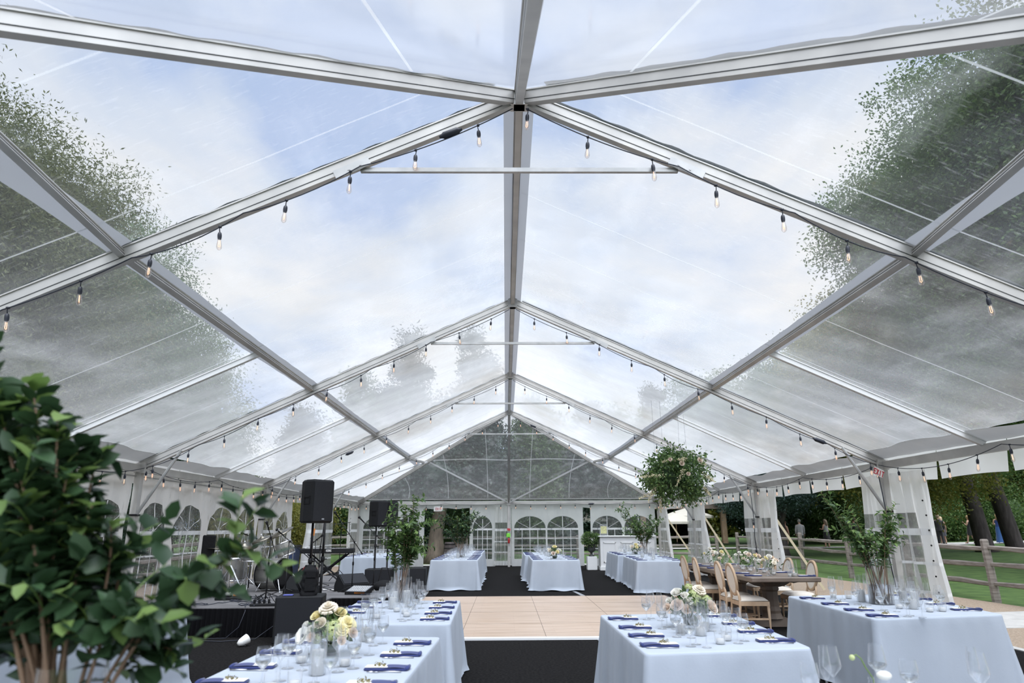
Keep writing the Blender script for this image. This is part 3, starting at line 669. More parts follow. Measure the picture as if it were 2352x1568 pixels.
def limb_mesh(m, base, blobs, r, rs, top=None):
    b0 = V(*base); hub = V(*(top if top else (base[0], base[1], min(b[2] for b in blobs) * .7)))
    mid = (b0 + hub) / 2 + V(rs.uniform(-.2, .2), rs.uniform(-.2, .2), 0)
    m.tube([b0 - V(0, 0, .1), b0 + V(0, 0, .25), mid, hub], [r * 1.5, r * 1.08, r * .92, r * .75], 12)
    for b in blobs:
        e = V(*b[:3]); c = (hub + e) / 2 + V(rs.uniform(-.5, .5), rs.uniform(-.5, .5), rs.uniform(-.2, .8))
        m.tube([hub, (hub + c) / 2, c, e], [r * .55, r * .42, r * .28, r * .08], 7)
def tree(name, label, base, blobs, n, size, mat, seed, r=.3, bark='bark', top=None, clump=.35, droop=0, shape=.55, group=None, cat='tree', limbs=True):
    t = thing(name, label, cat, (0, 0, 0), 0, group)
    obj('crown', crown_mesh('crown', blobs, int(n * DENS), size * LSZ, seed, shape, clump, droop), MT[mat], t)
    m = MB(); rs = random.Random(seed)
    if limbs: limb_mesh(m, base, blobs, r, rs, top)
    else: m.tube([(base[0], base[1], base[2] - .1), (base[0], base[1], max(b[2] for b in blobs))], [r, r * .2], 8)
    m.build('trunk', MT[bark], t, True); return t
# left side: willowy olive trees
tree('willow_tree', 'tall olive willow tree seen through the clear roof, nearest the camera beyond the left eave', (-15.5, 11, 0),
     [(-15.5, 11.2, 12.6, 3.4), (-16.5, 8, 10.5, 4), (-14.5, 13.6, 9.0, 3.2), (-13.5, 9.5, 7, 3), (-14, 6, 7.5, 3.2), (-14, 12.5, 5.5, 3), (-17, 11, 15.5, 3)], 26000, .24, 'leaf_willow', 1, .4, clump=.42, droop=.7, shape=.3)
tree('willow_tree', 'olive willow tree with two rounded tops beyond the left eave, second from the camera', (-15.5, 19, 0),
     [(-14.6, 17.4, 11.0, 2.5), (-14.4, 20.0, 11.3, 2.1), (-15.5, 18.5, 8.5, 3.6), (-14.2, 15.5, 8.2, 2.8), (-14.5, 21.0, 7.5, 2.8), (-14, 18, 5, 3), (-14, 14.5, 4.5, 2.6)], 22000, .23, 'leaf_willow', 2, .35, clump=.4, droop=.7, shape=.3)
tree('willow_tree', 'grey green willow tree beyond the left eave above the band stage', (-17, 27.5, 0),
     [(-17.0, 27.3, 11.6, 3.1), (-16.8, 29.5, 9.0, 3.2), (-16.5, 25.5, 7.6, 3.4), (-17, 29, 5.5, 3.4), (-15.5, 23.5, 4.5, 3)], 18000, .25, 'leaf_mid', 3, .35, clump=.45, droop=.6, shape=.35)
tree('willow_tree', 'low grey green tree beyond the left eave, farthest of the row before the open sky', (-17.5, 36, 0),
     [(-17.6, 34.5, 9.4, 3.0), (-17.5, 37.5, 7.2, 3.0), (-17, 34, 5, 3.4), (-17, 39.5, 4, 3)], 13000, .27, 'leaf_mid', 4, .3, clump=.45, droop=.5, shape=.35)
# right side: maple and cottonwood
tree('maple_tree', 'large green tree seen through the clear roof at the upper right, nearest the camera', (19.5, 13, 0),
     [(18.5, 15.5, 16.5, 4.2), (17.5, 12.5, 12.5, 4), (19, 17.5, 12.5, 4.4), (16.5, 14.5, 8.5, 3), (20, 11, 15, 4.5), (18.5, 9, 10, 4)], 26000, .25, 'leaf_maple', 5, .45, clump=.4)
tree('maple_tree', 'big ragged-edged green tree seen through the upper right roof, second from the camera', (20.5, 23, 0),
     [(17.2, 20.6, 15.0, 3.6), (17.6, 24.4, 13.2, 3.8), (16.2, 27.2, 14.0, 2.4), (19, 22, 9.5, 4.2), (17.5, 27, 9.5, 3.2), (20.5, 25.5, 15.5, 4), (17, 22, 6.2, 2.6)], 27000, .24, 'leaf_maple', 6, .42, clump=.42)
tree('cottonwood_tree', 'yellowing green tree beyond the right eave behind the big maples', (19, 33, .2),
     [(17.3, 30.5, 9.6, 3.0), (17.6, 34, 8.6, 3.4), (18.4, 31.5, 5.5, 3.6), (20, 36, 9.5, 4), (17.4, 38, 6.5, 3.0)], 20000, .25, 'leaf_yellow', 7, .35, clump=.42)
tree('cottonwood_tree', 'distant green tree beyond the right eave above the row of umbrellas', (17.5, 45, .3),
     [(17.5, 44, 7.6, 3.2), (16.8, 48, 6.0, 3.0), (19.5, 46, 9.5, 3.8), (15, 50, 9.5, 3.0)], 12000, .3, 'leaf_mid', 8, .3, clump=.5)
# the two dark leaning trunks beyond the right fence
for lab, x, y, xt, seed, bl in (
        ('leaning tree with dark furrowed trunk beyond the fence, beside the guest in the black dress', 23.8, 34.5, 24.3, 9, [(23, 35, 10.0, 3.4), (25.5, 36, 9.4, 3.2), (22, 37.5, 9.2, 2.8), (26, 32, 11, 4)]),
        ('leaning tree with dark furrowed trunk beyond the fence, beside the guest in the blue gown', 25.3, 34.5, 25.25, 10, [(27, 34.5, 10, 3.5), (28.5, 37, 9.5, 3.2), (27, 31, 9.8, 2.8), (30, 33, 11, 4)])):
    t = thing('leaning_tree', lab, 'tree')
    obj('crown', crown_mesh('crown', bl, 60000, .16, seed, .55, .42), MT['leaf_maple' if seed == 9 else 'leaf_yellow'], t)
    m = MB(); z0 = gz(x, y) - .1
    dx = -.75 if seed == 9 else -.95
    m.tube([(x, y, z0), (x - .05, y, z0 + .35), (x + dx * .35, y, 2.4), (x + dx, y, 5.4), (x + dx * 1.2, y, 7.4)], [.55, .40, .36, .32, .24], 14)
    for b in bl: m.tube([(x + dx, y, 5.4), ((x + dx + b[0]) / 2, (y + b[1]) / 2, 7), b[:3]], [.24, .15, .05], 7)
    m.build('trunk', MT['bark'], t, True)
# undergrowth and dark woods beyond the right lawn
shr = [(31, 50, 2.2, 'leaf_maple', 'dense green shrub behind the dark-suited guest on the path'), (36.5, 50, 2.4, 'leaf_maple', 'dense green shrub on the far bank between the two leaning trunks'), (43, 49, 2.6, 'leaf_yellow', 'yellow green shrub behind the guest in black at the frame edge'),
       (26, 51, 2.4, 'leaf_mid', 'dense shrub beside the near right gathered sidewall, beyond the path')]
for i, (x, y, r, mt, lab) in enumerate(shr):
    tree('shrub', lab, (x, y, .4), [(x, y, 2.0, r, (1.5, 1, 1)), (x + 2.4, y + 1.5, 2.6, r, (1.3, 1, 1.1)), (x - 2.2, y + 1.2, 3.4, r * 1.1), (x + .5, y + 2.5, 5.4, r * 1.3), (x + 3, y + 3, 8, r * 1.4), (x - 2, y + 3, 8.5, r * 1.4)], 15000, .26, mt, 20 + i, .16, cat='shrub', clump=.4)
# conifers behind
con = [(-9.2, 41, 10.5, 2.6), (-6.2, 42, 13.6, 3.0), (-2.2, 42.5, 13.8, 3.2), (1.8, 44, 9.5, 3.0), (-12.6, 42, 8.5, 2.8), (5.6, 44, 9.0, 3.0), (8.5, 51, 10.0, 3.2), (12.5, 55, 12.5, 3.0), (18.3, 48, 9.5, 3.2), (22.5, 49, 10.5, 3.4)]
where = ['behind the left half of the far gable', 'with the tall feathery top left of the centre pole', 'directly left of the far centre pole', 'directly right of the far centre pole', 'at the far left corner behind the doorway', 'behind the arched windows right of the centre pole', 'behind the white bar', 'far behind the patio umbrellas', 'behind the split rail fence corner', 'beyond the fence left of the grey-jacketed guest']
for i, (x, y, h, r) in enumerate(con):
    bl = []; k = 7
    for j in range(k):
        q = j / (k - 1); b0 = 3.3 if i >= 8 else .9; bl.append((x + R.uniform(-.3, .3), y + R.uniform(-.3, .3), b0 + (h - .3 - b0) * q, r * (1 - .72 * q), (1, 1, .62)))
    tree('conifer_tree', 'dark green conifer ' + where[i], (x, y, gz(x, y)), bl, 9000, .42, 'leaf_pine' if i % 3 else 'leaf_mid', 40 + i, .25, clump=.3, droop=.25, shape=.32, limbs=False)
for i, (x, y, h, r, lab) in enumerate([(13.0, 36.5, 3.4, 1.15, 'blue grey spruce beyond the fence right of the patio umbrellas'), (13.7, 34.5, 4.0, 1.8, 'blue grey spruce beyond the fence behind the middle sheer gathered sidewall')]):
    tree('spruce_tree', lab, (x, y, gz(x, y)), [(x, y, h * .82, r, (1, 1, .42)), (x - .8, y, h * .95, r * .8, (1, 1, .6)), (x + .9, y + .3, h * 1.0, r * .8, (1, 1, .6)), (x + .2, y, h * 1.3, r)], 9000, .2, 'leaf_spruce', 60 + i, .22, clump=.3, shape=.3, top=(x, y, 1.6))
for i, (x, y, mt) in enumerate([(4, 68, 'leaf_mid'), (13, 70, 'leaf_maple'), (22, 72, 'leaf_yellow'), (31, 70, 'leaf_maple'), (41, 72, 'leaf_mid'), (52, 68, 'leaf_yellow')]):
    w = ['behind the white bar', 'behind the patio umbrellas and pavilion', 'behind the grey-jacketed guest', 'behind the branch vase and right gathered sidewall', 'behind the leaning trunks', 'at the right frame edge'][i]
    tree('background_tree', 'distant tree closing the view ' + w, (x, y, .4), [(x, y, 3.2, 4.2, (1.3, 1, .8)), (x - 3.5, y + 1, 4.5, 3.6), (x + 3.5, y + 1, 5.0, 3.8), (x, y + 2, 8.5, 4.4)], 4000, .75, mt, 120 + i, .3, clump=.6)
# left side shrubs and the big pale trunk past the far doorway
for i, (x, y, r, mt, lab) in enumerate([(-8.8, 23.5, 1.3, 'leaf_yellow', 'yellow green bush outside the opening beside the navy bin'), (-9.4, 28.2, 1.5, 'leaf_yellow', 'yellow green bush outside the opening behind the keyboard'), (-11.5, 16, 1.9, 'leaf_pine', 'dark bush outside the arched windows behind the drums'), (-11.5, 10, 1.9, 'leaf_pine', 'dark bush outside the arched windows behind the near branches'), (-12.2, 21, 2.1, 'leaf_pine', 'wide dark bush outside the last arched window on the left'),
                                     (-12.5, 13, 2.2, 'leaf_pine', 'tall dark bush outside the window behind the drum throne'), (-1.8, 35.5, 1.6, 'leaf_mid', 'green bush outside the far doorway beside the pale trunk'), (-12.2, 6.5, 2.0, 'leaf_pine', 'dark bush outside the sidewall nearest the camera')]):
    tree('bush', lab, (x, y, 0), [(x, y, r * .8, r), (x + r * .5, y + r * .5, r * 1.25, r * .8), (x - r * .6, y + r * .3, r * 1.1, r * .8)], 6500, .13, mt, 80 + i, .06, cat='bush', clump=.22)
t = thing('pale_trunk_tree', 'thick tan tree trunk standing outside the open far doorway', 'tree')
m = MB(); m.tube([(-3.35, 31.8, -.1), (-3.3, 31.8, .35), (-3.32, 31.9, 1.2), (-3.15, 32, 2.5), (-3.2, 32.2, 2.9)], [.62, .40, .32, .3, .2], 14)
m.build('trunk', MT['bark_pale'], t, True)
obj('crown', crown_mesh('crown', [(-3.3, 31.6, 3.9, 1.25), (-3.6, 33.2, 4.6, 1.9), (-1.2, 33.5, 4.4, 1.5), (-5.8, 33.5, 4.2, 1.7), (-3.2, 34, 6.2, 1.8)], 30000, .18, 99), MT['leaf_pine'], t)
t = thing('whiskey_barrel', 'dark brown wooden barrel standing on the grass outside the far doorway', 'barrel', (-2.62, 31.2, 0))
m = MB(); m.lathe([(.22, 0), (.27, .25), (.29, .45), (.27, .7), (.23, .9), (.2, .9)], 16, close=True); m.build('staves', MT['bark'], t, True)
m = MB()
for z in (.12, .32, .62, .8): m.lathe([(.262 + .02 * math.sin(z * PI / .9), z), (.268 + .02 * math.sin(z * PI / .9), z + .02), (.262 + .02 * math.sin(z * PI / .9), z + .04)], 16)
m.build('hoop', MT['black'], t)

# ---------------------------------------------------------------- split rail fences
def rail_fence(label, pts, seed, rails=(.34, .70, 1.04), hp=1.22):
    t = thing('split_rail_fence', label, 'fence'); rr = random.Random(seed)
    for (x, y) in pts:
        z = gz(x, y); m = MB(); h = hp + rr.uniform(-.06, .06); a = rr.uniform(-.04, .04)
        m.tube([(x, y, z - .05), (x + a * .4, y, z + h * .5), (x + a, y, z + h - .03), (x + a, y, z + h)], [.085, .08, .078, .06], 6); m.build('fence_post', MT['fence'], t)
    for (a, b) in zip(pts, pts[1:]):
        for r_ in rails:
            za, zb = gz(*a) + r_ + rr.uniform(-.03, .03), gz(*b) + r_ + rr.uniform(-.03, .03)
            P = [V(a[0], a[1], za), None, None, V(b[0], b[1], zb)]
            for k in (1, 2): P[k] = P[0] + (P[3] - P[0]) * k / 3 + V(0, 0, rr.uniform(-.025, .02))
            m = MB(); m.tube(P, [.045, .062, .058, .042], 5); m.build('rail', MT['fence'], t)
    return t
rail_fence('weathered split rail fence along the lawn to the right of the tent', [(9.5, 8.0), (9.8, 11.4), (10.05, 14.66), (10.3, 18.1), (10.5, 21.54), (10.93, 26.0), (10.2, 30.9)], 3)
rail_fence('weathered split rail fence running behind the far end of the tent', [(9.35, 31.1), (6.3, 31.6), (3.2, 32.0), (.2, 32.4), (-2.0, 33.6), (-6.0, 33.6), (-9.0, 32.8)], 4)
rail_fence('weathered split rail fence outside the left openings', [(-9.6, 32.4), (-9.7, 29.3), (-9.8, 26.2), (-9.9, 23.1), (-10, 20), (-10, 17), (-10, 14)], 5)

# ---------------------------------------------------------------- patio umbrellas and pavilion
def umbrella(label, x, y, zr, rad, drop=.55):
    z0 = gz(x, y); t = thing('patio_umbrella', label, 'umbrella', (x, y, z0)); m = MB(); n = 8
    P = [(0, 0, zr)]; F = []
    for k in range(n): a = 2 * PI * k / n; P.append((rad * .5 * math.cos(a), rad * .5 * math.sin(a), zr - drop * .44))
    for k in range(n): a = 2 * PI * k / n; P.append((rad * math.cos(a), rad * math.sin(a), zr - drop))
    for k in range(n): P.append((P[9 + k][0], P[9 + k][1], zr - drop - .14))
    for k in range(n): q = (k + 1) % n; F += [(0, 1 + k, 1 + q), (1 + k, 9 + k, 9 + q, 1 + q), (9 + k, 17 + k, 17 + q, 9 + q)]
    m.add(P, F); m.build('canopy', MT['canvas'], t, solid=.01)
    m = MB(); m.tube([(0, 0, .02), (0, 0, zr + .06)], .028, 8); m.build('pole', MT['oak'], t)
    m = MB(); m.lathe([(.28, 0), (.28, .05), (.06, .09), (.05, .3)], 12); m.build('base', MT['black'], t)
MT['canvas'] = PM('cream canvas', (.72, .69, .60), .8, trans=.3)
umbrella('open cream patio umbrella in front of the brown pavilion, lower of the pair', 11.0, 45, 2.1, 1.5)
umbrella('open cream patio umbrella behind the sheer gathered sidewall, higher of the pair', 12.2, 46.5, 2.45, 1.75)
umbrella('open cream patio umbrella visible through the gap beside the white bar', 4.9, 43, 2.3, 1.5)
t = thing('garden_pavilion', 'brown roofed wooden pavilion beyond the fence behind the patio umbrellas', 'pavilion', (12.2, 50, .4))
m = MB(); m.add([(-3.2, -2.6, 2.3), (3.2, -2.6, 2.3), (3.2, 2.6, 2.3), (-3.2, 2.6, 2.3), (-1, 0, 3.5), (1, 0, 3.5)], [(0, 1, 5, 4), (1, 2, 5), (2, 3, 4, 5), (3, 0, 4), (3, 2, 1, 0)]); m.build('roof', MT['bark_pale'], t)
for sx in (-1, 1):
    for sy in (-1, 1): m = MB(); m.box((sx * 2.8, sy * 2.2, 1.15), (.34, .34, 2.3)); m.build('post', MT['oak'], t)
rk = [(10.2, 30, .14), (9.3, 23.2, .1)]
for i, (x, y, r) in enumerate(rk):
    m = MB(); m.ball((0, 0, r * .45), r, 9, 6, (1.6, 1, .6)); tag(m.build('garden_rock', MT['concrete'], None, True, (x, y, 0)), ('flat pale rock on the grass edge by the fence, farther of two', 'flat pale rock on the grass edge by the fence, nearer of two')[i], 'rock')

# ---------------------------------------------------------------- people beyond the fence
def skin_body(name, J, E, Rd, mat, parent, sub=1):
    me = bpy.data.meshes.new(name); me.from_pydata(J, E, []); me.materials.append(mat)
    o = bpy.data.objects.new(name, me); COL.objects.link(o)
    sm = o.modifiers.new('Skin', 'SKIN'); sm.branch_smoothing = .6; sm.use_smooth_shade = True
    d = me.skin_vertices[0].data
    for i, r in enumerate(Rd): d[i].radius = (r, r) if not isinstance(r, tuple) else r
    d[0].use_root = True
    ss = o.modifiers.new('Sub', 'SUBSURF'); ss.levels = sub; ss.render_levels = sub
    o.parent = parent; return o
def person(label, x, y, rz, top='suit', cols=((.02, .02, .025), (.02, .02, .025)), hair=(.4, .3, .18), h=1.0, arm='down', stride=.12, long_hair=False, z=None):
    t = thing('person', label, 'person', (x, y, gz(x, y) if z is None else z), rz); t.scale = (h, h, h)
    st = stride
    A = {'down': [(.03, .24, 1.12), (.05, .25, .86)], 'hold': [(.02, .25, 1.14), (.24, .18, 1.16)], 'phone': [(.05, .24, 1.14), (.22, .16, 1.30)]}
    eR, hR = A[arm]; eL, hL = A['down']
    J = [(0, 0, .94), (0, 0, 1.10), (0, 0, 1.28), (0, 0, 1.43), (.01, 0, 1.51), (.03, 0, 1.60), (.03, 0, 1.70),
         (0, .09, .90), (st * .5 + .02, .10, .50), (st, .10, .09), (st + .10, .11, .04), (st + .17, .11, .03),
         (0, -.09, .90), (-st * .3 + .03, -.10, .50), (-st, -.10, .10), (-st + .10, -.11, .05), (-st + .16, -.11, .03),
         (0, .18, 1.40), eR, hR, (0, -.18, 1.40), (eL[0], -eL[1], eL[2]), (hL[0], -hL[1], hL[2])]
    E = [(0, 1), (1, 2), (2, 3), (3, 4), (4, 5), (5, 6), (0, 7), (7, 8), (8, 9), (9, 10), (10, 11), (0, 12), (12, 13), (13, 14), (14, 15), (15, 16), (3, 17), (17, 18), (18, 19), (3, 20), (20, 21), (21, 22)]
    Rd = [.125, .115, .135, .10, .055, .082, .075, .09, .058, .042, .036, .025, .09, .058, .042, .036, .025, .058, .042, .03, .058, .042, .03]
    for hi in (19, 22):
        hx, hy, hz = J[hi]; e = V(*J[hi]) - V(*J[hi - 1]); e = nrm(e); s = nrm(np.cross(e, (0, 1, 0))) if abs(e[1]) < .9 else V(1, 0, 0)
        pi_ = len(J); J.append(tuple(V(hx, hy, hz) + e * .05)); E.append((hi, pi_)); Rd.append(.026)
        for k, (o_, l_) in enumerate(((-.027, .07), (-.009, .085), (.009, .08), (.027, .065))):
            j = len(J); J.append(tuple(V(*J[pi_]) + s * o_ + e * l_ + V(.01, 0, 0))); E.append((pi_, j)); Rd.append(.008)
        j = len(J); J.append(tuple(V(hx, hy, hz) + s * .045 + e * .05)); E.append((hi, j)); Rd.append(.009)
    body = skin_body('body', J, E, Rd, MT['skin'], t)
    m = MB(); m.ball((.115, 0, 1.635), .016, 6, 4, (1.2, .8, 1.3)); m.build('nose', MT['skin'], t, True)
    m = MB()
    for q in (-1, 1): m.ball((.103, q * .03, 1.665), .009, 6, 4)
    m.build('eyes', MT['centre'], t)
    hm = PM('hair', hair, .7, 0, tuple(c * .6 for c in hair), 30)
    m = MB(); m.ball((.008, 0, 1.685), .108, 12, 8, (1.0, .92, 1.02))
    if long_hair: m.tube([(-.04, 0, 1.70), (-.085, 0, 1.60), (-.10, 0, 1.48), (-.12, 0, 1.36)], [.085, .09, .085, .04], 10)
    m.build('hair', hm, t, True)
    c0 = PM('upper garment', cols[0], .8, sheen=.2, bump=.1, bscale=20); c1 = PM('lower garment', cols[1], .8, sheen=.2, bump=.1, bscale=20)
    def shell(m, prof, n=18):
        P = []; F = []
        for (z, rx, ry, cx) in prof:
            for k in range(n): a = 2 * PI * k / n; w = 1 + .05 * math.sin(a * 5 + z * 3) * (1 if z < .8 else .2); P.append((cx + rx * w * math.cos(a), ry * w * math.sin(a), z))
        for i in range(len(prof) - 1):
            for k in range(n): F.append((i * n + k, i * n + (k + 1) % n, (i + 1) * n + (k + 1) % n, (i + 1) * n + k))
        m.add(P, F)
    if top == 'suit':
        m = MB(); shell(m, [(.80, .155, .19, 0), (.95, .15, .185, 0), (1.12, .145, .17, 0), (1.28, .155, .20, 0), (1.40, .13, .215, 0), (1.455, .09, .13, 0), (1.49, .06, .065, .005)])
        for q, e, hd in ((1, eR, hR), (-1, (eL[0], -eL[1], eL[2]), (hL[0], -hL[1], hL[2]))):
            m.tube([(0, q * .17, 1.40), (0, q * .205, 1.33), e, tuple(V(*e) + (V(*hd) - V(*e)) * .92)], [.075, .073, .058, .043], 10)
        m.build('jacket', c0, t, True)
        m = MB()
        for q, (k, a_) in ((1, (J[8], J[9])), (-1, (J[13], J[14]))): m.tube([(0, q * .085, .96), (0, q * .09, .86), k, a_, (a_[0], a_[1], .04)], [.115, .108, .083, .072, .075], 12)
        m.build('trousers', c1, t, True)
        m = MB()
        for a_ in (J[9], J[14]): m.ball((a_[0] + .05, a_[1], .04), .05, 8, 5, (2.4, .9, .8))
        m.build('shoes', MT['black'], t, True)
    else:
        hem = {'gown': .04, 'dress': .52, 'pants': .95}[top]
        m = MB(); shell(m, [(1.44, .07, .12, 0), (1.38, .11, .155, 0), (1.26, .135, .165, 0), (1.10, .125, .145, 0), (.96, .145, .18, 0)])
        m.build('bodice', c0, t, True)
        m = MB()
        if top == 'pants':
            for q, (k, a_) in ((1, (J[8], J[9])), (-1, (J[13], J[14]))): m.tube([(0, q * .085, .97), (0, q * .09, .86), k, a_], [.12, .112, .10, .10], 12)
            m.build('trousers', c1, t, True)
        else:
            w = .26 if top == 'gown' else .22
            shell(m, [(.98, .145, .18, 0), (.85, .16, .195, 0), ((.85 + hem) / 2, .185, .21, 0), (hem, w, w, -.03)]); m.build('skirt', c1, t, True)
        m = MB()
        for a_ in (J[9], J[14]): m.ball((a_[0] + .05, a_[1], .035), .042, 8, 5, (2.3, .8, .7))
        m.build('shoes', MT['black'], t, True)
    return t
K = 45 / 38.
person('bald older man in a dark suit walking away on the path', 27.6, 44, 1.2, 'suit', hair=(.50, .36, .27), stride=.14, h=1.04)
person('blonde woman in dark clothes walking close behind the man in the dark suit', 28.15, 44.6, 1.3, 'dress', ((.03, .03, .04), (.03, .03, .04)), (.62, .48, .30), .96, long_hair=True)
person('blonde woman in a black dress holding up a small drink, beside the leaning trunk', 29.55, 44, 2.2, 'dress', ((.012, .012, .014), (.012, .012, .014)), (.60, .42, .22), .97, 'phone', .2, True)
person('woman with long blonde hair in a blue gown between the two leaning trunks', 31.15, 43.6, 1.0, 'gown', ((.02, .05, .22), (.03, .10, .30)), (.50, .33, .16), 1.0, 'hold', .05, True)
person('short haired person in a cream outfit beside the woman in the blue gown', 31.95, 43.8, 1.2, 'pants', ((.66, .58, .48), (.70, .63, .55)), (.55, .42, .26), .98, 'down', .06)
person('woman with curly brown hair in a black dress at the right frame edge', 30.1, 39.5, 1.6, 'gown', ((.012, .012, .014), (.012, .012, .014)), (.10, .045, .03), 1.0, 'down', .05)
person('grey haired man in a pale grey jacket standing beyond the fence', 18.65, 44, 1.4, 'suit', ((.42, .42, .43), (.06, .07, .06)), (.42, .40, .38), 1.0, 'down', .04, z=.15)
person('woman in a brown dress standing left of the man in the pale grey jacket', 17.9, 44.5, .4, 'dress', ((.16, .06, .035), (.16, .06, .035)), (.18, .08, .05), .95, 'hold', .04, True, z=.15)
person('woman in a grey blouse and black skirt beyond the fence near the rose bed', 20.3, 44, 2.0, 'dress', ((.34, .35, .36), (.015, .015, .018)), (.35, .27, .2), .97, 'hold', .06, True, z=.2)
person('person in a black jacket beyond the fence behind the branch vase', 21.9, 43.5, 1.8, 'suit', ((.012, .012, .014), (.012, .012, .014)), (.14, .09, .06), 1.0, 'hold', .05, z=.2)
# ---------------------------------------------------------------- festoon string lights
MT['bulb'] = glass_mat('bulb glass', (.97, .93, .90), .62)
MT['filament'] = PM('glowing filament', (1, .5, .3), .5, emit=((1, .62, .42), 1.5))
m = MB(); m.tube([(0, 0, .005), (.004, 0, -.02), (0, 0, -.055)], .0045, 6); m.lathe([(.004, -.045), (.015, -.058), (.018, -.075), (.018, -.095), (.0155, -.108), (.016, -.112)], 10); m.box((0, 0, .0), (.022, .022, .016))
SOCK = m.mesh('lamp_holder', True); SOCK.materials.append(MT['rubber'])
m = MB(); m.lathe([(.001, -.212), (.010, -.209), (.019, -.198), (.0225, -.182), (.021, -.160), (.016, -.135), (.0135, -.112)], 12); BULB = m.mesh('bulb', True); BULB.materials.append(MT['bulb'])
m = MB(); m.tube([(-.006, 0, -.125), (-.008, 0, -.175), (0, .002, -.185), (.008, 0, -.175), (.006, 0, -.125)], .0026, 5); FIL = m.mesh('filament'); FIL.materials.append(MT['filament'])
def string_light(label, anchors, sags, pitch=.61, start=.3, plugs=(), nrm_=(0, -1, 0)):
    """cord hung between anchors; a lamp holder with bulb every pitch"""
    t = thing('string_light', label, 'string light', (0, 0, 0), 0, None); P = []
    for i, (a, b) in enumerate(zip(anchors, anchors[1:])):
        a, b = V(*a), V(*b); n = max(4, int(np.linalg.norm(b - a) / .12)); s = sags if not hasattr(sags, '__len__') else sags[i % len(sags)]
        for k in range(n): q = k / n; P.append(a + (b - a) * q - V(0, 0, 4 * s * q * (1 - q)))
    P.append(V(*anchors[-1])); m = MB(); m.tube(P, .0055, 5); m.build('cord', MT['rubber'], t, True)
    d = 0; nxt = start
    for a, b in zip(P, P[1:]):
        l = np.linalg.norm(b - a)
        while nxt <= d + l:
            p = a + (b - a) * ((nxt - d) / l); o = obj('lamp_holder', SOCK, None, t, tuple(p)); o.rotation_euler = (R.uniform(-.08, .08), R.uniform(-.08, .08), R.uniform(0, 6))
            obj('bulb', BULB, None, o); obj('filament', FIL, None, o); nxt += pitch
        d += l
    for (p, q) in plugs:
        p, q = V(*p), V(*q); m = MB(); m.tube([p, p + (q - p) * .12, p + (q - p) * .2, p + (q - p) * .8, p + (q - p) * .88, q], [.012, .02, .034, .034, .02, .012], 10); m.build('weatherproof_plug', MT['rubber'], t, True)
    return t
ords = ['frame nearest the camera', 'second roof frame from the camera', 'third roof frame from the camera', 'fourth roof frame, nearest the far gable']
for i, y in enumerate(YF):
    yy = y - .055
    def zz(x): return zs(x) - .012
    xs = [0.06, 1.42, 2.4, 3.3, 4.3, 5.2, 6.0]
    for s in (-1, 1):
        an = [(s * x, yy, zz(x) if k else zz(.05) - .04) for k, x in enumerate(xs)]
        pl = []
        if i == 0 and s < 0: pl = [((-.52, yy, 4.985), (-.72, yy, 4.90))]
        if i == 1 and s > 0: pl = [((5.0, yy, 2.93), (5.22, yy, 2.84))]
        if i == 2 and s < 0: pl = [((-3.95, yy, 3.38), (-4.15, yy, 3.29))]
        if i == 3 and s > 0: pl = [((.72, yy, 4.9), (.92, yy, 4.81))]
        string_light('festoon light string on the %s half of the %s' % ('left' if s < 0 else 'right', ords[i]), an, [.055 if i == 0 else .05, .05, .07, .03], start=(.02 if i == 0 and s > 0 else .36), plugs=pl)
for s in (-1, 1):
    ys = [2.4] + [5.34, 8.25, 11.1, 14.0, 16.9, 19.7, 22.7, 25.4, 28.0]
    string_light('festoon light string along the %s eave beam' % ('left' if s < 0 else 'right'), [(s * (W - .08), y, ZE + .03) for y in ys], [.10, .13, .16, .12, .11], start=.25)
string_light('festoon light string along the far eave beam', [(x, YE - .1, ZE + .01) for x in (-6, -4.6, -2.6, 0, 2.6, 4.6, 6.0)], [.05, .07, .05], plugs=[((3.25, YE - .12, ZE - .03), (3.5, YE - .12, ZE - .02))], start=.2)
t = thing('extension_cord', 'black extension cord with a bulb hanging down the right post behind the farm table', 'cord')
m = MB(); m.tube([(5.95, 16.9, 2.42), (5.97, 16.88, 1.6), (5.93, 16.85, 1.2), (5.97, 16.85, .8), (5.94, 16.9, .05)], .008, 6); m.build('cable', MT['rubber'], t, True)
for z in (1.66, 1.02): o = obj('lamp_holder', SOCK, None, t, (5.93, 16.84, z)); obj('bulb', BULB, None, o); obj('filament', FIL, None, o)
t = thing('extension_cord', 'black extension cord running down the right post nearest the camera', 'cord')
m = MB(); m.tube([(5.97, 11.05, 2.45), (5.99, 11.0, 1.7), (5.92, 11.0, 1.1), (5.97, 11.0, .5), (5.93, 11.05, .05)], .008, 6); m.build('cable', MT['rubber'], t, True)
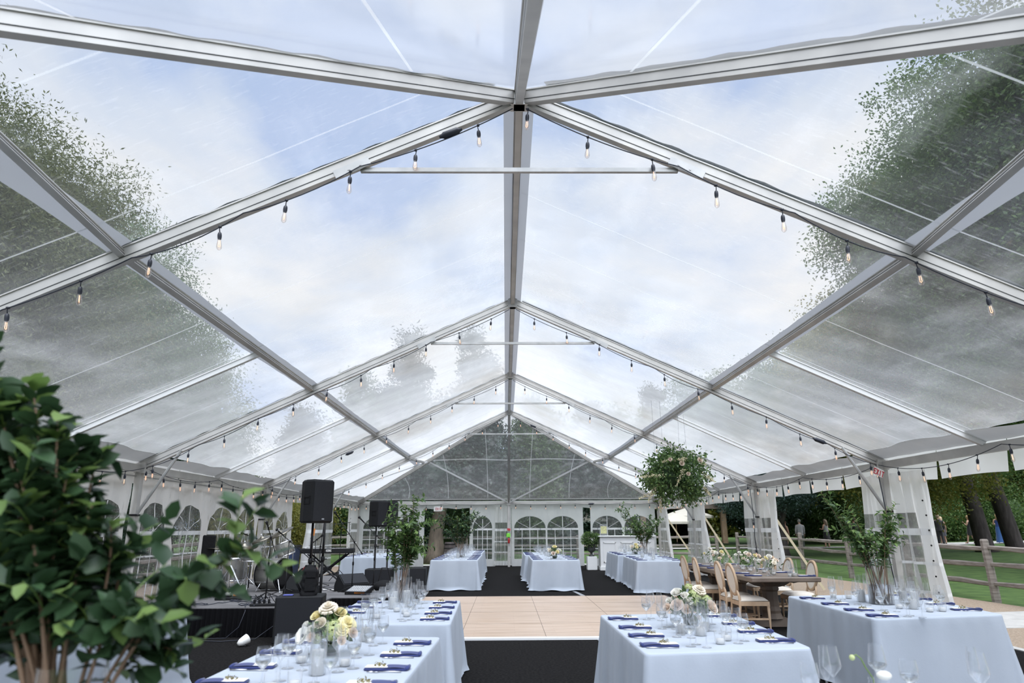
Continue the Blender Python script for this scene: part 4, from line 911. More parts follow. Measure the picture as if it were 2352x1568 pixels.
# ---------------------------------------------------------------- lettering
GL = {'E': [((0, 0), (0, 2)), ((0, 0), (1, 0)), ((0, 1), (.8, 1)), ((0, 2), (1, 2))], 'X': [((0, 0), (1, 2)), ((0, 2), (1, 0))], 'I': [((.5, 0), (.5, 2))], 'T': [((.5, 0), (.5, 2)), ((0, 2), (1, 2))],
      'K': [((0, 0), (0, 2)), ((0, 1), (1, 2)), ((.3, 1.2), (1, 0))], 'O': [((0, 0), (0, 2)), ((1, 0), (1, 2)), ((0, 0), (1, 0)), ((0, 2), (1, 2))], 'R': [((0, 0), (0, 2)), ((0, 2), (1, 2)), ((1, 2), (1, 1)), ((1, 1), (0, 1)), ((.4, 1), (1, 0))],
      'G': [((1, 2), (0, 2)), ((0, 2), (0, 0)), ((0, 0), (1, 0)), ((1, 0), (1, .9)), ((1, .9), (.55, .9))],
      'M': [((0, 0), (0, 2)), ((1, 0), (1, 2)), ((0, 2), (.5, 1)), ((.5, 1), (1, 2))], 'A': [((0, 0), (.5, 2)), ((.5, 2), (1, 0)), ((.25, .8), (.75, .8))], 'L': [((0, 0), (0, 2)), ((0, 0), (1, 0))]}
def letters(txt, org, ux, uz, h, wt, mat, parent, name='lettering'):
    m = MB(); org = V(*org); ux = nrm(ux); uz = nrm(uz); n = np.cross(ux, uz); x = 0
    for chh in txt:
        for (a, b) in GL.get(chh, []):
            p = org + ux * (x + a[0] * h * .45) + uz * a[1] * h / 2; q = org + ux * (x + b[0] * h * .45) + uz * b[1] * h / 2
            d = nrm(q - p); m.beam(p - d * wt / 2, q + d * wt / 2, wt, .003, n)
        x += h * .72
    return m.build(name, mat, parent)
t = thing('exit_sign', 'white exit sign with red lettering hung above the open far doorway', 'sign', (-2.95, YE - .14, 2.19))
m = MB(); m.box((.17, .02, .08), (.50, .012, .24)); m.build('sign_board', MT['white_plastic'], t); letters('EXIT', (.02, .008, .02), (1, 0, 0), (0, 0, 1), .11, .018, MT['redtext'], t); t.location = (-3.0, YE - .1, 2.2); t.scale = (.72, 1, .8)
t = thing('exit_sign', 'small tilted exit sign with red panel at the top of the near right post', 'sign', (5.96, 11.0, 2.36), -.5)
m = MB(); m.box((0, 0, 0), (.012, .20, .12)); m.build('sign_board', MT['card'], t); letters('EXIT', (-.009, .085, -.04), (0, -1, 0), (0, 0, 1), .078, .015, MT['redtext'], t); t.rotation_euler = (.45, 0, .25)
t = thing('fire_extinguisher', 'small red fire extinguisher strapped to the far centre pole', 'fire extinguisher', (.0, YE - .13, .90)); t.scale = (.7,) * 3
m = MB(); m.lathe([(.001, 0), (.055, .01), (.06, .04), (.06, .22), (.045, .27), (.02, .29), (.02, .31)], 14, close=True); m.build('cylinder', MT['red'], t, True)
m = MB(); m.box((0, 0, .33), (.03, .09, .03)); m.tube([(.02, 0, .32), (.08, 0, .28), (.075, 0, .12)], .01, 6); m.build('valve_and_hose', MT['black'], t)
t = thing('hazard_tag', 'lime green tag with red ribbon tied to the far centre pole', 'tag', (0, YE - .12, 1.22)); m = MB(); m.bbox((-.02, 0, 0), (.16, .02, .16), .02); m.build('tag_card', MT['neon'], t)
m = MB(); m.box((.0, 0, .22), (.13, .03, .09), .0, .2); m.build('ribbon', MT['redtext'], t)
# ---------------------------------------------------------------- stage
st = thing('stage', 'low black-skirted stage with dark grey deck along the left side of the tent', 'stage')
m = MB(); SG = [(-6.0, 10.55), (-3.05, 10.55), (-3.05, 11.95), (-2.0, 11.95), (-2.0, 13.7), (-3.48, 13.7), (-3.48, 17.4), (-6.0, 17.4)]; m.add([p + (.4,) for p in SG] + [p + (.35,) for p in SG], [(0, 1, 2, 5, 6, 7), (2, 3, 4, 5), tuple(range(15, 7, -1))] + [(i, i + 8, (i + 1) % 8 + 8, (i + 1) % 8) for i in range(8)]); m.build('deck', MT['stage'], st)
def skirt(a, b, nm='skirt'):
    a, b = V(*a), V(*b); L = np.linalg.norm(b - a); d = (b - a) / L; nn = V(d[1], -d[0], 0); m = MB(); n = int(L / .012)
    m.grid(lambda u, v: a + d * u * L + nn * (.015 + (.006 + .02 * v) * math.sin(u * L * 85 + 1.5 * math.sin(u * L * 9)) + .01 * v) - V(0, 0, .385 * v), n, 4); m.build(nm, MT['skirt'], st, True)
skirt((-6, 10.54, .39), (-3.04, 10.54, .39)); skirt((-3.04, 10.54, .39), (-3.04, 11.94, .39)); skirt((-3.04, 11.94, .39), (-1.99, 11.94, .39)); skirt((-1.99, 11.94, .39), (-1.99, 13.7, .39)); skirt((-3.47, 13.7, .39), (-3.47, 17.4, .39))
SZ = .4
# ---------------------------------------------------------------- loudspeakers
def speaker(label, loc, rz, w=.40, d=.38, h=.66):
    t = thing('loudspeaker', label, 'loudspeaker', loc, rz); m = MB()
    P = []
    for z, e in ((0, .02), (.03, 0), (h - .03, 0), (h, .02)):
        for (x, y) in ((-w / 2 * .62, d / 2), (w / 2 * .62, d / 2), (w / 2, d * .05), (w / 2, -d / 2), (-w / 2, -d / 2), (-w / 2, d * .05)): P.append((x - math.copysign(e, x), y - math.copysign(e, y), z))
    F = [tuple(range(5, -1, -1)), tuple(range(18, 24))] + [(k * 6 + i, k * 6 + (i + 1) % 6, k * 6 + 6 + (i + 1) % 6, k * 6 + 6 + i)[::-1] for k in range(3) for i in range(6)]
    m.add(P, F); m.build('cabinet', MT['blackbox'], t)
    m = MB(); m.grid(lambda u, v: ((u - .5) * (w - .03), -d / 2 - .006 - .012 * math.sin(u * PI), .03 + v * (h - .06)), 12, 2); m.build('grille', MT['grille'], t, True)
    m = MB(); m.box((0, -d / 2 - .022, .06), (.045, .004, .022)); m.build('badge', MT['strip'], t)
    for s in (-1, 1):
        m = MB(); x = s * (w / 2 + .002); m.box((x, -.05, h * .60), (.012, .13, .025)); m.box((x, -.05, h * .45), (.012, .13, .02)); m.box((x, -.115, h * .525), (.012, .018, .12)); m.box((x, .01, h * .525), (.012, .018, .12)); m.build('side_handle', MT['black'], t)
    return t
def spk_pole(label, x, y, z0, z1):
    t = thing('speaker_pole', label, 'speaker pole', (x, y, z0)); m = MB(); m.tube([(0, 0, 0), (0, 0, (z1 - z0) * .52)], .023, 10); m.build('lower_tube', MT['black'], t, True)
    m = MB(); m.tube([(0, 0, (z1 - z0) * .5), (0, 0, z1 - z0)], .0185, 10); m.build('upper_tube', MT['black'], t, True)
    m = MB(); m.lathe([(.03, 0), (.034, .02), (.034, .06), (.028, .075)], 12, (0, 0, (z1 - z0) * .5)); m.tube([(.03, 0, (z1 - z0) * .53), (.07, 0, (z1 - z0) * .53)], .008, 6); m.build('collar', MT['black'], t, True)
def subwoofer(label, loc, rz, w=.62, d=.62, h=.60):
    t = thing('subwoofer', label, 'subwoofer', loc, rz); m = MB(); m.bbox((0, 0, h / 2), (w, d, h), .012); m.build('cabinet', MT['blackbox'], t)
    m = MB(); m.box((0, -d / 2 - .008, h / 2), (w - .05, .012, h - .05)); m.build('grille', MT['grille'], t)
    return t
subwoofer('black subwoofer cabinet in front of the stage beneath the nearest loudspeaker', (-3.06, 10.22, 0), .16, .64, .56)
speaker('black loudspeaker on a pole above the subwoofer at the stage front', (-3.14, 10.85, 1.60), .95)
spk_pole('black pole carrying the nearest loudspeaker, rising beside the backpack', -3.15, 10.85, SZ, 1.60)
spk_pole('second black pole just behind the one carrying the nearest loudspeaker', -3.08, 11.3, SZ, 1.62)
subwoofer('black subwoofer on the carpet behind the mixing console', (-3.10, 16.6, 0), .05, .62, .55, .60)
subwoofer('black subwoofer on the carpet directly behind the tall branch vase', (-2.32, 16.9, 0), .05, .56, .5, .60)
speaker('black loudspeaker on a pole past the stage, left of the far pair', (-3.2, 16.5, 1.55), .95, .33, .34, .60)
speaker('black loudspeaker on a pole partly hidden behind its twin past the stage', (-3.02, 17.1, 1.56), .95, .30, .32, .60)
spk_pole('black pole from the rear subwoofer up to the far loudspeaker', -3.22, 16.55, .605, 1.55)
spk_pole('black pole of the loudspeaker that is partly hidden behind its twin', -3.02, 17.1, .0, 1.56)
t = thing('backpack', 'black padded backpack standing upright on the subwoofer at the stage front', 'bag', (-2.96, 10.2, .605), .2)
m = MB(); m.grid(lambda u, v: ((.115 + .012 * math.sin(v * 19)) * math.copysign(abs(math.cos(u * 2 * PI)) ** .6, math.cos(u * 2 * PI)) * (1 - .35 * max(0, v - .8) / .2), (.09 + .01 * math.sin(v * 23 + 1)) * math.copysign(abs(math.sin(u * 2 * PI)) ** .6, math.sin(u * 2 * PI)) * (1 - .35 * max(0, v - .8) / .2), .40 * v), 28, 18)
m.box((0, 0, .398), (.14, .10, .012)); m.build('bag_body', MT['bag'], t, True)
for s in (-1, 1): m = MB(); m.tube([(-.11, s * .05, .36), (-.17, s * .055, .30), (-.17, s * .055, .15), (-.11, s * .05, .05)], .012, 6); m.build('shoulder_strap', MT['bag'], t, True)
m = MB(); m.box((.02, -.095, .14), (.15, .02, .16)); m.box((.02, -.1, .28), (.13, .02, .08)); m.build('front_pocket', MT['bag'], t)
tag(MB().box((0, 0, .0), (.13, .09, .012)).build('notebook', PM('blue notebook', (.10, .12, .42), .5), None, False, (-3.22, 10.12, .612), .1), 'blue notebook lying on the subwoofer beside the backpack', 'notebook')
# ---------------------------------------------------------------- microphones
def mic_stand(label, x, y, tip, pivot, rz=0, z0=SZ, mic=True, tail=.25, roundb=False):
    """tip, pivot: world points"""
    t = thing('microphone_stand', label, 'microphone stand', (x, y, z0)); P = V(*pivot) - V(x, y, z0); T = V(*tip) - V(x, y, z0)
    m = MB(); m.tube([(0, 0, .02), (0, 0, P[2] * .55)], .011, 8); m.tube([(0, 0, P[2] * .5), (0, 0, P[2])], .008, 8); m.lathe([(.016, 0), (.018, .04), (.014, .06)], 10, (0, 0, P[2] * .54)); m.build('pole', MT['black'], t, True)
    if roundb:
        m = MB(); m.lathe([(.13, 0), (.13, .015), (.03, .03), (.015, .06)], 18); m.build('base', MT['black'], t, True)
    else:
        for k in range(3):
            a = rz + k * 2 * PI / 3; m = MB(); m.tube([(0, 0, .12), (.30 * math.cos(a), .30 * math.sin(a), .012), (.33 * math.cos(a), .33 * math.sin(a), .012)], [.008, .008, .012], 6); m.build('leg', MT['black'], t, True)
    d = nrm(T - P); m = MB(); m.tube([P - d * tail, T - d * .12], .007, 8); m.tube([P - d * tail - d * .05, P - d * tail], .014, 8); m.ball(tuple(P), .02, 8, 5); m.build('boom_arm', MT['black'], t, True)
    if mic:
        m = MB(); m.tube([T - d * .15, T - d * .04, T - d * .03], [.010, .013, .02], 10); m.ball(tuple(T), .026, 10, 7); m.build('microphone', MT['black'], t, True)
    return t
mic_stand('tall straight microphone stand nearest the front edge of the stage', -4.04, 11.6, (-4.08, 11.45, 1.62), (-4.04, 11.6, 1.38), .3)
mic_stand('microphone stand with boom crossing behind the nearest stand, beside the bass drum', -3.95, 12.3, (-4.15, 12.2, 1.50), (-3.93, 12.3, 1.30), .8, tail=.5)
mic_stand('microphone stand rising behind the crash cymbal left of the bass drum', -5.1, 13.7, (-5.25, 13.5, 1.44), (-5.1, 13.7, 1.36), .2, tail=.05)
mic_stand('boom microphone stand right of the keyboard, the left of two crossing booms', -2.9, 12.75, (-3.25, 12.6, 1.80), (-2.9, 12.75, 1.28), .5, tail=.22)
mic_stand('boom microphone stand right of the keyboard, the right of two crossing booms', -2.62, 13.3, (-2.95, 13.3, 1.72), (-2.6, 13.3, 1.38), 1.1, tail=.22)
mic_stand('microphone stand holding a microphone over the keyboard', -4.0, 14.2, (-3.85, 14.1, 1.38), (-3.98, 14.2, 1.3), .5, tail=.1)
mic_stand('thin stand leaning behind the wedge monitor at mid stage', -3.55, 12.9, (-3.50, 12.9, 1.75), (-3.55, 12.9, 1.2), .5, tail=.02, mic=False)
# ---------------------------------------------------------------- drum kit
def drum(name, label, c, axis, r, l, lugs=8, head=True, cat='drum', front='head', legs=()):
    t = thing(name, label, cat); ax = nrm(axis); c = V(*c); m = MB(); m.lathe([(r, -l / 2), (r, l / 2)], 28, tuple(c), axis=tuple(ax)); m.build('shell', MT['silver_shell'], t, True)
    _, s, u = frame_of(ax)
    for q, hm in ((-1, front), (1, 'head')):
        m = MB(); m.lathe([(r * 1.03, -.012), (r * 1.045, .0), (r * 1.03, .014), (r * .97, .016), (r * .96, .004)], 28, tuple(c + ax * q * (l / 2)), axis=tuple(ax * q)); m.build('hoop', MT['chrome'] if name != 'bass_drum' else MT['black'], t, True)
        m = MB(); m.lathe([(r * .97, .004), (r * .6, .006), (.001, .006)], 28, tuple(c + ax * q * (l / 2)), axis=tuple(ax * q)); m.build('drum_head', MT[hm], t, True)
    for k in range(lugs):
        a = 2 * PI * k / lugs + .3; p = c + (s * math.cos(a) + u * math.sin(a)) * (r + .012)
        m = MB(); m.tube([p - ax * l * .47, p + ax * l * .47], .004, 5); m.beam(p - ax * .025, p + ax * .025, .018, .018, s * math.cos(a) + u * math.sin(a)); m.build('tension_lug', MT['chrome'], t)
    for (a, b) in legs: m = MB(); m.tube([a, b], .009, 6); m.build('leg', MT['chrome'], t)
    return t
drum('bass_drum', 'silver sparkle bass drum with black front head on the stage', (-4.52, 13.35, .70), (1, -.35, 0), .275, .42, 8, front='head', legs=(((-4.3, 12.95, .62), (-4.2, 12.8, .41)), ((-4.15, 13.4, .62), (-4.0, 13.5, .41))))
for o in list(bpy.data.objects):
    if o.name.startswith('drum_head') and o.parent and o.parent.name == 'bass_drum' and o.name.endswith('.001'): o.data.materials.clear(); o.data.materials.append(MT['black'])
drum('floor_tom', 'silver sparkle floor tom with chrome legs left of the bass drum', (-5.25, 13.3, .78), (0, 0, 1), .20, .38, 8, legs=[((-5.25 + .21 * math.cos(a), 13.3 + .21 * math.sin(a), .9), (-5.25 + .23 * math.cos(a), 13.3 + .23 * math.sin(a), .41)) for a in (.5, 2.6, 4.7)])
drum('rack_tom', 'silver sparkle rack tom tilted above the bass drum', (-4.38, 13.45, 1.14), (-.35, -.1, .9), .16, .24, 6, legs=(((-4.42, 13.4, 1.05), (-4.48, 13.38, .95)),))
drum('snare_drum', 'shallow silver snare drum beneath the dark cymbal', (-4.85, 13.0, 1.02), (.05, 0, 1), .175, .14, 8, legs=(((-4.85, 13.0, .95), (-4.87, 13.0, .42)),))
def cymbal(label, c, tilt, r, base):
    t = thing('cymbal', label, 'cymbal'); n = nrm(tilt); m = MB(); m.lathe([(r, -.01), (r * .6, .006), (r * .25, .018), (r * .2, .03), (r * .1, .045), (.006, .05)], 30, c, axis=tuple(n)); m.build('bronze_disc', MT['brass'], t, True)
    m = MB(); m.tube([tuple(V(*c) + n * .09), tuple(V(*c) - n * .05), (base[0], base[1], c[2] - .35), (base[0], base[1], base[2] + .15)], .009, 6); m.build('stand_pole', MT['chrome'], t, True)
    for k in range(3): a = k * 2.1 + .3; m = MB(); m.tube([(base[0], base[1], base[2] + .28), (base[0] + .27 * math.cos(a), base[1] + .27 * math.sin(a), base[2] + .01)], .008, 6); m.build('leg', MT['chrome'], t, True)
    m = MB(); m.lathe([(.012, 0), (.014, .02), (.004, .03)], 8, tuple(V(*c) + n * .06), axis=tuple(n)); m.build('wing_nut', MT['chrome'], t)
cymbal('dark flat ride cymbal at the left of the drum kit', (-5.55, 13.2, 1.16), (.05, .08, 1), .24, (-5.5, 13.25, SZ))
cymbal('bronze crash cymbal tilted towards the viewer in the middle of the drum kit', (-4.95, 12.9, 1.22), (.1, -.30, 1), .24, (-4.9, 13.0, SZ))
cymbal('pale crash cymbal raised steeply behind the rack tom', (-4.6, 13.8, 1.44), (-.42, -.35, 1), .26, (-4.35, 13.9, SZ))
cymbal('smaller bronze cymbal tilted beside the raised crash cymbal', (-4.7, 13.1, 1.34), (-.3, -.32, 1), .20, (-4.66, 13.3, SZ))
t = thing('drum_throne', 'black drum throne with tall back beyond the drum kit, seen between the near leaves', 'stool', (-6.0 + .35, 12.9, SZ))
m = MB(); m.lathe([(.001, .44), (.15, .44), (.17, .47), (.165, .52), (.001, .54)], 16); m.build('seat', MT['bag'], t, True)
m = MB(); m.bbox((-.02, .14, .80), (.24, .06, .42), .02); m.build('backrest', MT['bag'], t)
for k in range(3): a = k * 2.1; m = MB(); m.tube([(0, 0, .3), (.24 * math.cos(a), .24 * math.sin(a), .01)], .011, 6); m.build('leg', MT['chrome'], t)
m = MB(); m.tube([(0, 0, .2), (0, 0, .45)], .016, 8); m.build('column', MT['chrome'], t)
t = thing('hi_hat_stand', 'chrome hi-hat stand frame splayed in front of the floor tom', 'cymbal stand', (-4.95, 12.35, SZ))
for (a, b) in (((0, 0, .5), (-.32, .1, .01)), ((0, 0, .5), (.30, -.05, .01)), ((0, 0, .42), (.08, .3, .01))): m = MB(); m.tube([a, b], .014, 6); m.build('leg', MT['chrome'], t)
m = MB(); m.tube([(0, 0, .05), (0, 0, .62)], .01, 6); m.build('rod', MT['chrome'], t)
for lab, x, y, c in (('orange guitar pedal on the pedal board at the stage front', -4.55, 11.75, (.65, .25, .04)), ('white guitar pedal on the pedal board at the stage front', -4.75, 11.78, (.5, .5, .48))):
    t = thing('guitar_pedal', lab, 'pedal', (x, y, SZ + .05), .2); m = MB(); m.bbox((0, 0, .03), (.13, .11, .05), .008); m.build('housing', PM('pedal paint', c, .4), t); m = MB()
    for q in (-.03, .03): m.lathe([(.012, 0), (.012, .02), (.001, .02)], 8, (q, .02, .055))
    m.build('control_knob', MT['black'], t)
t = thing('pedal_board', 'black pedal board lying near the front edge of the stage', 'pedal board', (-4.62, 11.75, SZ), .1); m = MB(); m.bbox((0, 0, .022), (.52, .26, .044), .008); m.build('frame', MT['blackbox'], t)
m = MB(); m.bbox((-.1, -.02, .06), (.14, .12, .03), .008); m.bbox((.14, .04, .06), (.1, .1, .03), .008); m.build('effects_unit', MT['black'], t)
# electric guitar on a stand behind the bass drum
t = thing('electric_guitar', 'dark red electric guitar on a stand behind the bass drum', 'guitar', (-4.05, 14.1, SZ), .4)
m = MB(); P = []; nn = 22
for k in range(nn):
    a = 2 * PI * k / nn; rr = .17 + .03 * math.cos(2 * a) - .03 * max(0, math.cos(a - PI / 2)) ; P.append((rr * math.cos(a) * .8, 0, .28 + rr * math.sin(a) * 1.15))
m.add([(p[0], -.02, p[2]) for p in P] + [(p[0], .02, p[2]) for p in P], [tuple(range(nn - 1, -1, -1)), tuple(range(nn, 2 * nn))] + [(i, (i + 1) % nn, nn + (i + 1) % nn, nn + i) for i in range(nn)]); m.build('guitar_body', PM('dark red lacquer', (.22, .02, .02), .25), t)
m = MB(); m.beam((0, -.028, .42), (0, -.028, .98), .045, .02, (0, 1, 0)); m.build('neck', MT['bark'], t); m = MB(); m.beam((0, -.028, .98), (.015, -.028, 1.12), .07, .015, (0, 1, 0)); m.build('headstock', PM('amber lacquer', (.55, .20, .05), .3), t)
m = MB(); m.tube([(-.1, -.1, .02), (-.08, .03, .12), (0, .1, .3), (.08, .03, .12), (.1, -.1, .02)], .008, 6); m.build('stand', MT['black'], t)
# keyboard
t = thing('keyboard_stand', 'black double X keyboard stand on the stage', 'keyboard stand', (-3.9, 14.9, SZ))
for s in (-.12, .12):
    for q in (-1, 1): m = MB(); m.tube([(-.36 * q, s + .03 * q, .01), (.40 * q, s + .03 * q, .60)], .018, 6); m.build('crossed_leg', MT['black'], t)
m = MB(); m.lathe([(.05, -.17), (.05, .17)], 12, (0, 0, .30), True, axis=(0, 1, 0)); m.build('pivot', MT['black'], t)
t = thing('keyboard', 'black electronic keyboard lying on its stand, grey along the back', 'keyboard', (-3.92, 14.9, SZ + .612), .03)
m = MB(); m.bbox((0, 0, .05), (1.10, .30, .10), .015); m.build('case', MT['blackbox'], t)
m = MB(); m.box((0, -.02, .102), (.92, .14, .006)); m.build('white_keys', MT['white_plastic'], t); m = MB()
for k in range(36):
    if k % 7 not in (2, 6): m.box((-.44 + k * .025, .005, .109), (.012, .09, .010))
m.build('black_keys', MT['black'], t)
m = MB(); m.box((0, .152, .075), (1.06, .008, .05)); m.build('back_panel', MT['strip'], t); letters('KORG', (.0, -.153, .035), (1, 0, 0), (0, 0, 1), .04, .008, MT['white_plastic'], t)
t = thing('music_stand', 'black folding music stand on the stage behind the keyboard', 'music stand', (-3.78, 15.4, SZ))
m = MB(); m.tube([(0, 0, .1), (0, 0, .95)], .009, 6); m.build('pole', MT['black'], t)
for k in range(3): a = k * 2.1 + .6; m = MB(); m.tube([(0, 0, .25), (.25 * math.cos(a), .25 * math.sin(a), .01)], .007, 6); m.build('leg', MT['black'], t)
m = MB()
for a, b in (((-.22, 0, .95), (.22, -.05, 1.0)), ((-.20, .03, 1.2), (.2, .03, 1.25)), ((-.2, .0, .95), (-.16, .05, 1.24)), ((.2, -.05, 1.0), (.16, .03, 1.24)), ((0, 0, .95), (0, .04, 1.24))): m.tube([a, b], .007, 5)
m.build('desk_frame', MT['black'], t)
def wedge(label, loc, rz):
    t = thing('stage_monitor', label, 'stage monitor', loc, rz); m = MB(); w = .26
    m.add([(-w, -.19, 0), (-w, .19, 0), (-w, .19, .10), (-w, .06, .30), (-w, -.19, .13), (w, -.19, 0), (w, .19, 0), (w, .19, .10), (w, .06, .30), (w, -.19, .13)], [(0, 1, 2, 3, 4), (9, 8, 7, 6, 5), (0, 5, 6, 1), (1, 6, 7, 2), (2, 7, 8, 3), (3, 8, 9, 4), (4, 9, 5, 0)]); m.build('cabinet', MT['blackbox'], t)
    m = MB(); m.add([(-w + .02, -.178, .146), (w - .02, -.178, .146), (w - .02, .044, .297), (-w + .02, .044, .297)], [(0, 1, 2, 3)]); g = m.build('grille', MT['grille'], t, solid=.008); return t
wedge('black wedge monitor speaker in front of the bass drum', (-3.75, 12.55, SZ), 2.5)
letters('MACKIE'.replace('C', 'G')[:0] or 'MAKE'[:0], (0, 0, 0), (1, 0, 0), (0, 0, 1), .05, .01, MT['strip'], None) if False else None
wedge('black wedge monitor speaker under the keyboard stand', (-3.0, 13.2, SZ), .7)
t = thing('mixing_console', 'small mixing console with orange and white panel at the right edge of the stage', 'mixer', (-2.72, 12.55, SZ), -.25)
m = MB(); m.add([(-.2, -.16, 0), (.2, -.16, 0), (.2, .16, 0), (-.2, .16, 0), (-.2, -.16, .05), (.2, -.16, .05), (.2, .16, .13), (-.2, .16, .13)], [(3, 2, 1, 0), (4, 5, 6, 7), (0, 1, 5, 4), (1, 2, 6, 5), (2, 3, 7, 6), (3, 0, 4, 7)]); m.build('chassis', MT['black'], t)
m = MB(); m.add([(-.18, -.14, .058), (.18, -.14, .058), (.18, .14, .128), (-.18, .14, .128)], [(0, 1, 2, 3)]); m.build('control_panel', MT['strip'], t)
for j in range(5):
    for i in range(8): m = MB(); m.lathe([(.008, 0), (.007, .012), (.001, .013)], 6, (-.15 + i * .042, -.11 + j * .05, .068 + j * .0125)); m.build('control_knob', MT['white_plastic'], t)
m = MB(); m.box((.08, -.155, .035), (.2, .01, .03)); m.build('orange_trim', PM('orange panel', (.75, .25, .03), .4), t)
t = thing('equipment_bag', 'black gear bag with upright handle on the stage beside the mixing console', 'bag', (-2.35, 12.9, SZ), .2)
m = MB(); m.ball((0, 0, .10), .15, 14, 8, (1.3, 1, .72)); m.build('bag_body', MT['bag'], t, True); m = MB(); m.tube([(-.12, 0, .15), (-.05, 0, .42), (.05, 0, .42), (.14, 0, .14)], .011, 6); m.build('handle', MT['black'], t)
tag(MB().box((0, 0, 0), (.30, .2, .004)).build('paper_sheet', MT['card'], None, False, (-3.45, 13.45, SZ + .004), .1), 'white sheet of paper lying flat on the stage by the keyboard', 'paper')
t = thing('power_strip', 'black power strip with plugs on the front edge of the stage', 'power strip', (-3.75, 10.72, SZ), .1)
m = MB(); m.bbox((0, 0, .02), (.42, .07, .04), .006); m.build('strip_housing', MT['black'], t)
for k in range(4): m = MB(); m.bbox((-.15 + k * .07, 0, .07), (.03, .04, .06), .006); m.tube([(-.15 + k * .07, 0, .1), (-.15 + k * .07, .03, .16), (-.1 + k * .07, .12, .06), (-.08 + k * .07, .2, .01)], .005, 5); m.build('plug', MT['black'], t)
cab = ['from the nearest microphone stand to the power strip', 'looping over the stage front edge', 'coiled beside the power strip', 'across the deck in front of the drums', 'from the keyboard across the deck', 'beside the mixing console', 'hanging down over the stage skirt', 'running on the carpet below the stage skirt', 'tangled at the foot of the second microphone stand', 'under the keyboard stand']
cc = [(-4.0, 11.3, .4, .35), (-3.9, 10.75, .4, .25), (-3.7, 10.95, .4, .18), (-4.8, 11.4, .4, .5), (-3.6, 13.6, .4, .45), (-2.6, 12.6, .4, .3), None, None, (-3.95, 12.0, .4, .3), (-3.9, 14.3, .4, .35)]
for i, lab in enumerate(cab):
    rs = random.Random(i + 5); m = MB(); P = []
    if cc[i]:
        x, y, z, r = cc[i]; a = rs.uniform(0, 6); px, py = x - r, y
        for k in range(46): a += rs.uniform(-.1, .75) * (1 if k % 16 < 10 else -1); px += math.cos(a) * r * .22; py += math.sin(a) * r * .16; px += (x - px) * .08; py += (max(y, 10.75) - py) * .08; P.append((px, max(10.62, py), z + .012 + .006 * (k % 3)))
    elif i == 6: P = [(-4.1, 10.9, .412), (-4.0, 10.62, .415), (-3.95, 10.50, .36), (-4.0, 10.44, .15), (-4.15, 10.38, .012), (-4.6, 10.3, .01), (-5.2, 10.35, .01)]
    else: P = [(-5.9, 10.2, .01), (-5.3, 10.1, .01), (-4.7, 10.22, .01), (-4.1, 10.1, .01), (-3.7, 10.3, .01), (-3.45, 10.46, .2), (-3.4, 10.52, .39), (-3.3, 10.7, .41)]
    m.tube(P, .006, 5); tag(m.build('audio_cable', MT['rubber'], None, True), 'black cable ' + lab, 'cable')
t = thing('uplight', 'white bullet shaped floor light tilted on the black carpet below the stage', 'lamp', (-3.66, 9.75, .0), .5); t.scale = (.72, .72, .72)
m = MB(); m.lathe([(.001, -.12), (.035, -.115), (.065, -.06), (.08, .02), (.085, .085)], 20, (0, 0, .095), axis=(.75, .3, .35)); m.build('lamp_housing', MT['white_plastic'], t, True, solid=.006)
m = MB(); m.lathe([(.078, 0), (.001, .004)], 20, tuple(V(0, 0, .095) + nrm((.75, .3, .35)) * .075), axis=(.75, .3, .35)); m.build('lens', MT['strip'], t, True); m = MB(); m.bbox((0, 0, .012), (.10, .10, .024), .01); m.build('foot', MT['black'], t)
t = thing('wheeled_bin', 'navy plastic bin standing outside the left tent opening', 'bin', (-6.75, 21.3, 0)); m = MB(); m.box((0, 0, .5), (.52, .52, .96), taper=1.12); m.build('bin_body', MT['blue_bin'], t); m = MB(); m.bbox((0, 0, 1.0), (.66, .66, .06), .02); m.build('lid', MT['black'], t)
for i, (x0, y0, z0, x1, y1, lab) in enumerate([(6.25, 11.1, 2.2, 7.4, 11.4, 'near right post'), (6.25, 16.98, 2.2, 7.55, 17.0, 'right post behind the farm table'), (6.25, 22.8, 2.2, 7.5, 22.8, 'third right post'), (6.25, 28.1, 2.2, 7.6, 28.0, 'far right corner post')]):
    if i == 0: continue
    m = MB(); m.beam((x0, y0, z0), (x1, y1, .03), .06, .008, (0, 1, 0)); tag(m.build('guy_strap', MT['strap'], None), 'cream ratchet strap staked out from the ' + lab, 'strap')
